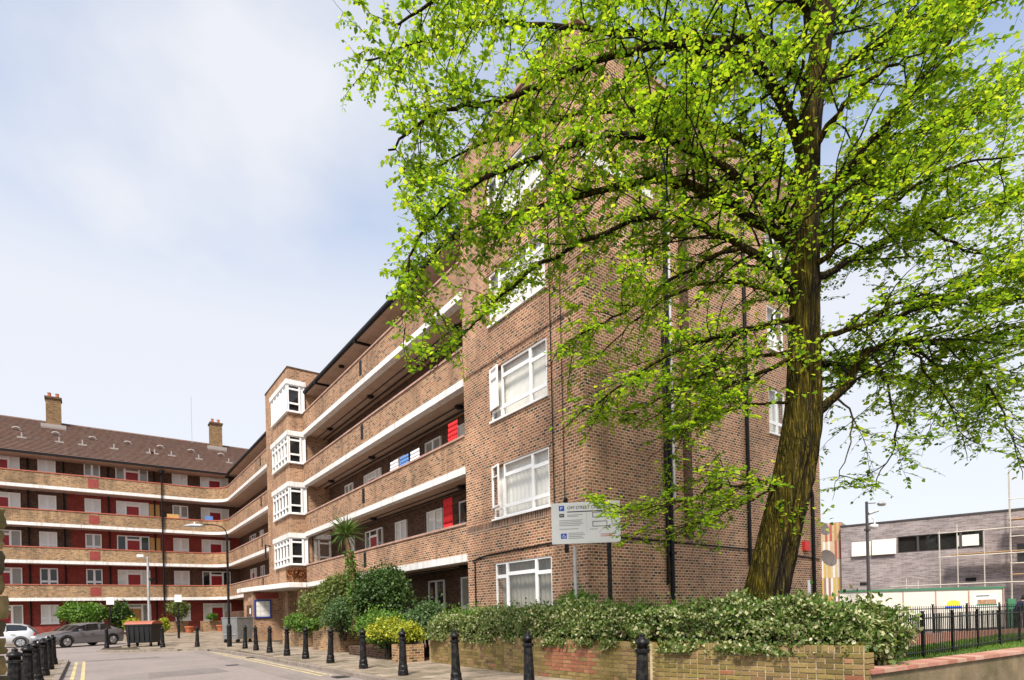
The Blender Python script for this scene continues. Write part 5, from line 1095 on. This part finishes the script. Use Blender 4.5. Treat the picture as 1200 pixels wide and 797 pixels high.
cf = at(78, 759, 33.2); crz = R(37); cw = Vector((-1.38, -.85, 0)); cw.rotate(Matrix.Rotation(crz, 3, 'Z')); cc_ = cf - cw
car('saloon_car', 'dark metallic grey saloon car parked with its nose towards the bollards', (cc_.x, cc_.y, -.1), crz, 'car_grey')
car('hatchback_car', 'silver white hatchback parked behind the grey saloon', (-4.55, 46.8, -.1), R(-4), 'car_silver', True)

# ================================================================== FAR FRONT GARDENS
for i, (x0, x1, lab) in enumerate(((4.9, 6.3, 'pale front garden wall left of the far entrance path'), (7.3, 8.6, 'pale front garden wall right of the far entrance path'))):
    planter_box(lab, x0, x1, 51.2, 52.4, .36 + .85, 'brick_stock')
planter_box('red brick front garden wall behind the silver car', -3.2, 2.0, 52.4, 53.4, 1.1, 'brick_red_paint')
planter_box('dark brick garden wall beside the metal bin', 9.0, 9.6, 46, 51.5, 1.9, 'brick_dark')
blob_leaves('shrub', 'fresh green bush above the silver car in the far front garden', 'shrub', (-.15, 51.4, 2.0), (1.6, .9, .95), 7000, .17, 'leaf_fresh', .3, seed=31)
blob_leaves('shrub', 'dark green climbing shrub left of the oak coloured door', 'shrub', (2.0, 51.6, 1.7), (.7, .6, 1.2), 4000, .16, 'leaf_dark', .3, seed=32)
blob_leaves('shrub', 'bright yellow potted shrub left of the black bin', 'shrub', (2.4, 45.5, 1.0), (.6, .5, .5), 2500, .12, 'leaf_yellow', .35, seed=33, stems=False)
blob_leaves('shrub', 'bright yellow shrub just right of the black bin', 'shrub', (4.25, 46.5, 1.0), (.35, .35, .6), 1500, .12, 'leaf_yellow', .3, seed=34, stems=False)
blob_leaves('small_tree', 'small olive leaved tree in the far front garden', 'tree', (5.6, 50.6, 2.2), (.75, .6, .8), 3500, .12, 'leaf_olive', .35, seed=35)
blob_leaves('shrub', 'little green pot plant beside the far right garden wall', 'shrub', (7.9, 50.9, 1.5), (.4, .3, .35), 1200, .1, 'leaf_fresh', 1.15, seed=36, stems=False)
def pot(x, y, z, lab): 
    o = thing('flower_pot', lab, 'flower pot', (x, y, z)); MB().lathe([(.22, 0), (.32, .42), (.36, .42), (.36, .52), (.3, .52), (.29, .45)], (x, y, z), 14).build('pot', 'terracotta', o); MB().lathe([(.28, .44), (.02, .46)], (x, y, z), 12).build('earth', 'soil', o)
pot(2.4, 45.5, .2, 'terracotta pot holding the yellow shrub by the parked car'); pot(6.2, 49.8, .33, 'terracotta pot under the small olive leaved tree'); pot(8.5, 50.6, .35, 'terracotta pot by the far right garden wall')

# stone pier on the left edge
SP = thing('stone_pier', 'rough mossy stone gate pier at the pavement edge', 'pier', (-2.6, 6.0, 0)); base = at(-46, 760, 5.4); SP.location = (base.x, base.y, 0); ORG[SP.name] = Vector((base.x, base.y, 0))
z = 0; i = 0
while z < 2.38:
    h = rnd.choice((.17, .2, .24)); bm = bmesh.new(); bmesh.ops.create_cube(bm, size=1); bmesh.ops.subdivide_edges(bm, edges=bm.edges, cuts=3, use_grid_fill=True)
    sx_ = .47 + rnd.uniform(-.02, .03)
    for v in bm.verts:
        c_ = v.co.copy(); v.co = Vector((c_.x * sx_, c_.y * sx_, c_.z * (h - .015))); k_ = max(abs(c_.x), abs(c_.y)) > .49
        v.co += Vector((mnoise.noise(c_ * 3 + Vector((i, 0, 0))), mnoise.noise(c_ * 3 + Vector((0, i, 5))), 0)) * .035; 
        if abs(c_.z) > .49: v.co.x *= .95; v.co.y *= .95
    me = bpy.data.meshes.new('stone'); bm.to_mesh(me); bm.free(); me.materials.append(MAT['stone_moss' if i % 3 else 'stone_dark']); o = bpy.data.objects.new('stone', me); col.objects.link(o); o.parent = SP; o.location = (0, 0, z + h / 2); o.rotation_euler = (0, 0, YAW * -1 + rnd.uniform(-.03, .03)); z += h; i += 1

# ================================================================== PARKING SIGN
Tn = bpy.data.objects
c_l, c_r = at(646.5, 614.5, 12.1), at(727, 610.5, 11.9); ctr = (c_l + c_r) / 2; dx = (c_r - c_l); dx.z = 0; wS = dx.length; ang = math.atan2(dx.y, dx.x)
PS = thing('parking_sign', 'white car park notice board on two black posts above the hedge', 'sign', (ctr.x, ctr.y, .6), ang)
zc = ctr.z - .6; hS = .86
MB().box(-wS / 2, wS / 2, -.012, .012, zc - hS / 2, zc + hS / 2).build('board', 'sign_white', PS, bevel=.006)
for x in (-wS / 2 + .30, wS / 2 - .24): MB().box(x - .045, x + .045, .014, .10, -.05 if x > 0 else zc - hS / 2 - .18, zc + (hS / 2 + .1 if x < 0 else -.1)).build('post', 'black_paint', PS)
MB().lathe([(.035, -.05), (.035, zc - hS / 2 - .06)], (-wS / 2 + .47, -.12, 0), 10).build('front_post', 'galv', PS)
def txt(s, size, x, z, mat, parent, y=-.016):
    cu = bpy.data.curves.new('lettering', 'FONT'); cu.body = s; cu.size = size; cu.extrude = .0006; tmp = bpy.data.objects.new('tmp', cu); col.objects.link(tmp)
    dg = bpy.context.evaluated_depsgraph_get(); me = bpy.data.meshes.new_from_object(tmp.evaluated_get(dg)); bpy.data.objects.remove(tmp); me.name = 'lettering'
    me.materials.clear(); me.materials.append(MAT[mat]); o = bpy.data.objects.new('lettering', me); col.objects.link(o); o.parent = parent; o.location = (x, y, z); o.rotation_euler = (R(90), 0, 0); return o
txt('OFF STREET CAR PARK', .088, -.38, zc + .29, 'ink', PS)
def flat(x0, x1, z0, z1, mat, nm, y=-.0145): return MB().box(x0, x1, y - .001, y, z0, z1).build(nm, mat, PS)
flat(-.55, -.44, zc + .26, zc + .37, 'sign_blue', 'symbol'); txt('P', .10, -.525, zc + .28, 'sign_white', PS)
flat(-.545, -.445, zc + .13, zc + .20, 'ink', 'symbol'); flat(-.53, -.46, zc + .158, zc + .17, 'sign_white', 'symbol', -.016)
flat(-.52, -.40, zc - .32, zc - .21, 'sign_blue', 'symbol')
wh = MB(); wh.tube([(-.455 + .028 * math.cos(a_), -.017, zc - .275 + .028 * math.sin(a_)) for a_ in np.linspace(2.2, 6.6, 10)], .006, 4); wh.tube([(-.468, -.017, zc - .225), (-.462, -.017, zc - .255), (-.44, -.017, zc - .258), (-.428, -.017, zc - .29)], .007, 4); wh.build('symbol', 'sign_white', PS)
for i in range(1): flat(-.38, .46, zc + .225, zc + .245, 'ink', 'text_line')
for i, (x0, x1, z_) in enumerate([(-.38, -.06, .17), (-.38, -.16, .14), (-.55, -.06, .06), (-.55, -.09, .025), (-.55, -.05, -.01), (-.55, -.12, -.045), (-.55, -.15, -.12), (-.36, -.05, -.21), (-.36, -.02, -.245), (-.36, -.08, -.28), (-.36, -.04, -.315), (.08, .24, -.14), (.34, .52, -.12)]): flat(x0, x1, zc + z_ - .007, zc + z_ + .007, 'ink_grey', 'text_line')
flat(.02, .024, zc - .2, zc + .2, 'ink_grey', 'map_rule')
for z_ in (.10, -.09): 
    for q in ((.14, .44, z_ + .1, z_ + .112), (.14, .44, z_, z_ + .012), (.14, .152, z_ + .012, z_ + .1), (.428, .44, z_ + .012, z_ + .1)): flat(q[0], q[1], zc + q[2], zc + q[3], 'ink', 'map_outline')
flat(.30, .60, zc - .30, zc - .285, 'ink_red', 'text_line'); flat(.30, .60, zc - .26, zc - .245, 'ink_red', 'text_line')

# ================================================================== MODERN BLOCK, SCAFFOLD, HOARDING ON THE RIGHT
P1 = Vector((48.8, 21.59, -.1)); FA = R(-75.05)
SB = thing('school_building', 'modern two storey building of long grey bricks with a ribbon of dark windows', 'building', P1, FA)
O = .1
wo = [(.75, 2.05, 5.1, 6.2), (2.12, 3.7, 5.1, 6.25), (3.78, 8.85, 5.1, 6.35), (10.6, 14, 3.9, 5.2)]
wall_open('y', 0, 0, 40, 0, 7.6, [(a, b2, c + 0.1, d + .1) for a, b2, c, d in wo], .25).build('front_wall', 'brick_long_grey', SB)
mb = MB(); mb.face([(0, 0, 0), (0, 14, 0), (0, 14, 7.6), (0, 0, 7.6)]); mb.face([(0, 0, 7.6), (40, 0, 7.6), (40, 14, 7.6), (0, 14, 7.6)]); mb.build('shell', 'brick_long_grey', SB)
MB().box(-.05, 40, -.06, .4, 7.602, 7.72).build('roof_edge', 'graphite', SB)
MB().box(.6, 14.2, .245, .25, 3.8, 6.6).build('room_backing', 'dark_room', SB)
def mwin(a0, a1, z0, z1, blind=None):
    f = MB(); bw = .07
    for q in ((a0, a1, z0, z0 + bw), (a0, a1, z1 - bw, z1), (a0, a0 + bw, z0 + bw, z1 - bw), (a1 - bw, a1, z0 + bw, z1 - bw)): f.box(q[0], q[1], .05, .12, q[2], q[3])
    o = f.build('window', 'graphite', SB); MB().face([(a0 + bw, .09, z0 + bw), (a1 - bw, .09, z0 + bw), (a1 - bw, .09, z1 - bw), (a0 + bw, .09, z1 - bw)]).build('pane', 'glass', o)
    if blind: MB().face([(a0, -.22, z0 - .03), (a1, -.22, z0 - .03), (a1, .0, z1), (a0, .0, z1)]).build('open_panel', 'hoarding_white', o)
mwin(.75, 2.05, 5.2, 6.3, True); mwin(2.12, 3.7, 5.2, 6.35, True)
for i in range(4): mwin(3.78 + i * 1.2675, 3.78 + (i + 1) * 1.2675, 5.2, 6.45)
mwin(10.6, 14, 4.0, 5.3)
MB().box(7.4, 8.6, .16, .2, 5.4, 6.2).build('blind', 'curtain', SB)
for x in (1.55, 8.1): MB().box(x - .3, x + .3, -.02, .02, 2.85, 3.1).build('wall_vent', 'dark_room', SB)
# coloured slat wing left of it
mb = MB(); mb.box(-3.5, -.06, .6, 8, 0, 8.1); mb.build('slat_wing', 'brick_long_grey', SB)
sm_ = ['slat_cream', 'slat_orange', 'slat_pale', 'slat_red', 'slat_yellow', 'slat_cream', 'slat_brown']
for rrow in range(5):
    for i in range(20):
        x = -3.4 + i * .168; z = .6 + rrow * 1.5
        if z > 8: continue
        MB().box(x, x + .163, .52, .598, z, min(z + 1.49, 8.05)).build('slat', sm_[(i * 3 + rrow * 5 + (i // 2) % 2) % 7], SB)
# scaffold
SF = thing('scaffold', 'tubular scaffold with plank decks standing before the grey brick building', 'scaffold', P1, FA)
def sft(a, b2, r_=.035, nm='tube', mt='scaffold_tube'): MB().tube([a, b2], r_, 6).build(nm, mt, SF)
for x, zt in ((4.4, 3.2), (5.1, 3.0), (6.4, 6.5), (7.4, 6.85), (8.85, 6.3), (10.25, 10.2), (13.2, 10.2), (16, 10.2)):
    sft((x, -1.5, 0), (x, -1.5, zt), nm='standard')
    if x > 10: sft((x, -.4, 0), (x, -.4, zt), nm='standard')
for x0, x1, z in ((6.3, 18, 6.3), (6.3, 18, 4.6), (3.4, 18, 2.65), (10.2, 18, 8.2), (10.2, 18, 5.7), (10.2, 18, 3.9)): sft((x0, -1.54, z), (x1, -1.54, z), .03, 'ledger')
for x0, x1, z in ((7.0, 12, 4.72), (10.2, 18, 6.85), (10.2, 18, 3.15)):
    for q in range(3): MB().box(x0, x1, -1.45 + q * .3, -1.17 + q * .3, z, z + .05).build('plank', 'plank', SF)
# hoarding
h0, h1 = at(985, 740, 29.0), at(1176, 740, 28.0); dx = h1 - h0; dx.z = 0; hl = dx.length; ha = math.atan2(dx.y, dx.x)
HO = thing('site_hoarding', 'white timber site hoarding with green top rail and printed panels', 'hoarding', (h0.x, h0.y, -.1), ha); npan = 5
for i in range(npan): 
    w_ = hl / npan; MB().box(i * w_ + .02, (i + 1) * w_ - .02, 0, .03, .03, 2.02).build('panel', 'hoarding_white', HO); MB().box(i * w_ - .05, i * w_ + .0, -.03, -.002, .03, 2.02).build('batten', 'coping_pink', HO)
MB().box(-.05, hl + .05, -.06, .06, 2.022, 2.12).build('top_rail', 'hoarding_green', HO); MB().box(-.05, hl + .05, -.03, .05, -.02, .1).build('bottom_rail', 'graphite', HO); MB().box(hl, hl + .05, -.04, .06, .1, 2.02).build('end_post', 'coping_pink', HO)
MB().box(hl + .35, hl + .7, .2, .3, 0, 1.5).build('gate_leaf', 'hoarding_green', HO)
w_ = hl / npan
lo = MB(); lo.prism([(x, z) for x, z in [(-.32, 0), (.32, 0), (.26, .2), (.1, .27), (-.1, .27), (-.26, .2)]], 0, .004); lo.v = [(3 * w_ + w_ * .52 + x, -.001 - z, 1.22 + y) for x, y, z in lo.v]; lo.build('printed_logo', 'ink_yellow', HO)
MB().box(3 * w_ + w_ * .52 - .36, 3 * w_ + w_ * .52 + .36, -.006, -.001, 1.08, 1.2).build('printed_logo', 'sign_blue', HO)
MB().box(4 * w_ + .18, 5 * w_ - .2, -.006, -.001, 1.15, 1.75).build('printed_picture', 'sign_white', HO)
for q in ((.3, 1.3, 1.2, 1.27, 'hoarding_green'), (.35, 1.2, 1.272, 1.5, 'ink_brown'), (.3, .9, 1.64, 1.7, 'ink')): MB().box(4 * w_ + q[0], 4 * w_ + min(q[1], w_ - .25), -.009, -.0065, q[2], q[3]).build('printed_picture', q[4], HO)
# camera column
CC = thing('camera_column', 'tall dark street column with lantern, floodlight and white dome camera', 'camera column', (28.8, 11.6, -.1)); ct = at(1015.5, 588, 26.4); CC.location = (ct.x, ct.y, -.1); ORG[CC.name] = Vector((ct.x, ct.y, -.1)); x, y, zt = ct
MB().lathe([(.10, 0), (.10, 1.2), (.075, 1.25), (.06, zt + .1)], (x, y, -.1), 12).build('column', 'graphite', CC)
MB().tube([(x, y, zt - .08), at(1026, 589.5, 26.4)], .02, 6).build('arm', 'graphite', CC)
c_ = at(1033, 590.5, 26.4); mb = MB(); mb.lathe([(.001, .13), (.16, .10), (.27, .02), (.27, -.02), (.2, -.09), (.001, -.12)], (0, 0, 0), 14); mb.v = [tuple(c_ + Vector((a_ * 1.05, b_ * .6, c__ * .9))) for a_, b_, c__ in mb.v]; mb.build('lantern', 'galv', CC, smooth=True)
a_ = at(1018, 602, 26.4); b_ = at(1029, 598.5, 26.4); MB().tube([a_, b_], [.07, .06], 6).build('floodlight', 'galv', CC)
pth = [at(1016, 609, 26.4), at(1020, 606, 26.4), at(1024, 608, 26.4), at(1025, 614, 26.4)]; MB().tube(smooth_path(pth, 3), .03, 6).build('camera_bracket', 'white_paint', CC)
c_ = at(1024, 617, 26.4); MB().lathe([(.02, .12), (.17, .08), (.19, -.02), (.12, -.1), (.02, -.13)], tuple(c_), 14).build('camera_dome', 'white_paint', CC, smooth=True)
MB().box(x - .1, x + .1, y - .1, y + .1, at(1016, 621, 26.4).z - .04, at(1016, 621, 26.4).z + .04).build('clamp', 'graphite', CC)

# ================================================================== PERSON
def person():
    g = at(1192, 760, 25.5); root = thing('person', 'person in navy jacket and dark trousers leaning forward by the green gate', 'person', (g.x, g.y, -.1), ang_p)
    me = bpy.data.meshes.new('body'); bm = bmesh.new(); sk = bm.verts.layers.skin.verify(); V = {}
    J = {'pelvis': (0, 0, .88, .15), 'waist': (.05, 0, 1.02, .14), 'chest': (.15, 0, 1.22, .165), 'neckb': (.24, 0, 1.36, .08), 'head0': (.29, 0, 1.43, .06), 'head1': (.33, 0, 1.50, .085), 'head2': (.345, 0, 1.585, .085),
         'hipL': (0, .1, .82, .095), 'kneeL': (.06, .11, .46, .065), 'ankL': (-.02, .11, .1, .045), 'toeL': (.14, .12, .04, .04), 'hipR': (0, -.1, .82, .095), 'kneeR': (.09, -.11, .46, .065), 'ankR': (.06, -.11, .1, .045), 'toeR': (.22, -.12, .04, .04),
         'shL': (.19, .17, 1.30, .07), 'elL': (.16, .24, 1.03, .05), 'wrL': (.36, .2, .93, .035), 'haL': (.45, .18, .94, .035), 'shR': (.19, -.17, 1.30, .07), 'elR': (.16, -.24, 1.03, .05), 'wrR': (.36, -.2, .93, .035), 'haR': (.45, -.18, .94, .035)}
    for k_, (x, y, z, r_) in J.items(): V[k_] = bm.verts.new((x, y, z)); V[k_][sk].radius = (r_, r_)
    for a, b2 in (('pelvis', 'waist'), ('waist', 'chest'), ('chest', 'neckb'), ('neckb', 'head0'), ('head0', 'head1'), ('head1', 'head2'), ('pelvis', 'hipL'), ('hipL', 'kneeL'), ('kneeL', 'ankL'), ('ankL', 'toeL'), ('pelvis', 'hipR'), ('hipR', 'kneeR'), ('kneeR', 'ankR'), ('ankR', 'toeR'), ('chest', 'shL'), ('shL', 'elL'), ('elL', 'wrL'), ('wrL', 'haL'), ('chest', 'shR'), ('shR', 'elR'), ('elR', 'wrR'), ('wrR', 'haR')): bm.edges.new((V[a], V[b2]))
    V['pelvis'][sk].use_root = True; bm.to_mesh(me); bm.free(); o = bpy.data.objects.new('body', me); col.objects.link(o)
    o.modifiers.new('skin', 'SKIN').use_smooth_shade = True; sb = o.modifiers.new('sub', 'SUBSURF'); sb.levels = sb.render_levels = 2
    dg = bpy.context.evaluated_depsgraph_get(); m2 = bpy.data.meshes.new_from_object(o.evaluated_get(dg)); bpy.data.objects.remove(o); m2.name = 'body'
    m2.materials.clear()
    for q in ('navy_cloth', 'trousers_black', 'skin', 'rubber'): m2.materials.append(MAT[q])
    for p in m2.polygons:
        c_ = p.center; p.use_smooth = True
        p.material_index = 2 if (c_.z > 1.40 or (c_.x > .385 and c_.z < 1.05)) else (3 if c_.z < .09 else (1 if c_.z < .80 else 0))
    o = bpy.data.objects.new('body', m2); col.objects.link(o); o.parent = root
    hr = MB(); hr.lathe([(.001, .125), (.07, .105), (.10, .04), (.102, -.03), (.09, -.09)], (0, 0, 0), 14); hr.v = [(.325 + x_ * 1.08 - .012, y_, 1.555 + z_ - x_ * -.35) for x_, y_, z_ in hr.v]; hr.build('hair', 'dark_hair', root, smooth=True)
    ns_ = MB(); ns_.lathe([(.018, 0), (.012, .02), (.002, .03)], (.418, 0, 1.515), 8); ns_.build('nose', 'skin', root)
    for s in (1, -1):
        for f_ in range(5):
            x_, y_ = (.46 + (.03 if f_ else -.02), s * (.155 + .018 * f_)) ; MB().tube([(.44, s * (.155 + .016 * f_), .945), (x_ + .01, y_, .935), (x_ + .025, y_ - s * .005, .90 + (.02 if f_ == 0 else 0))], [.011, .010, .008], 6).build('finger', 'skin', root)
    return root
ang_p = R(-50)
person()
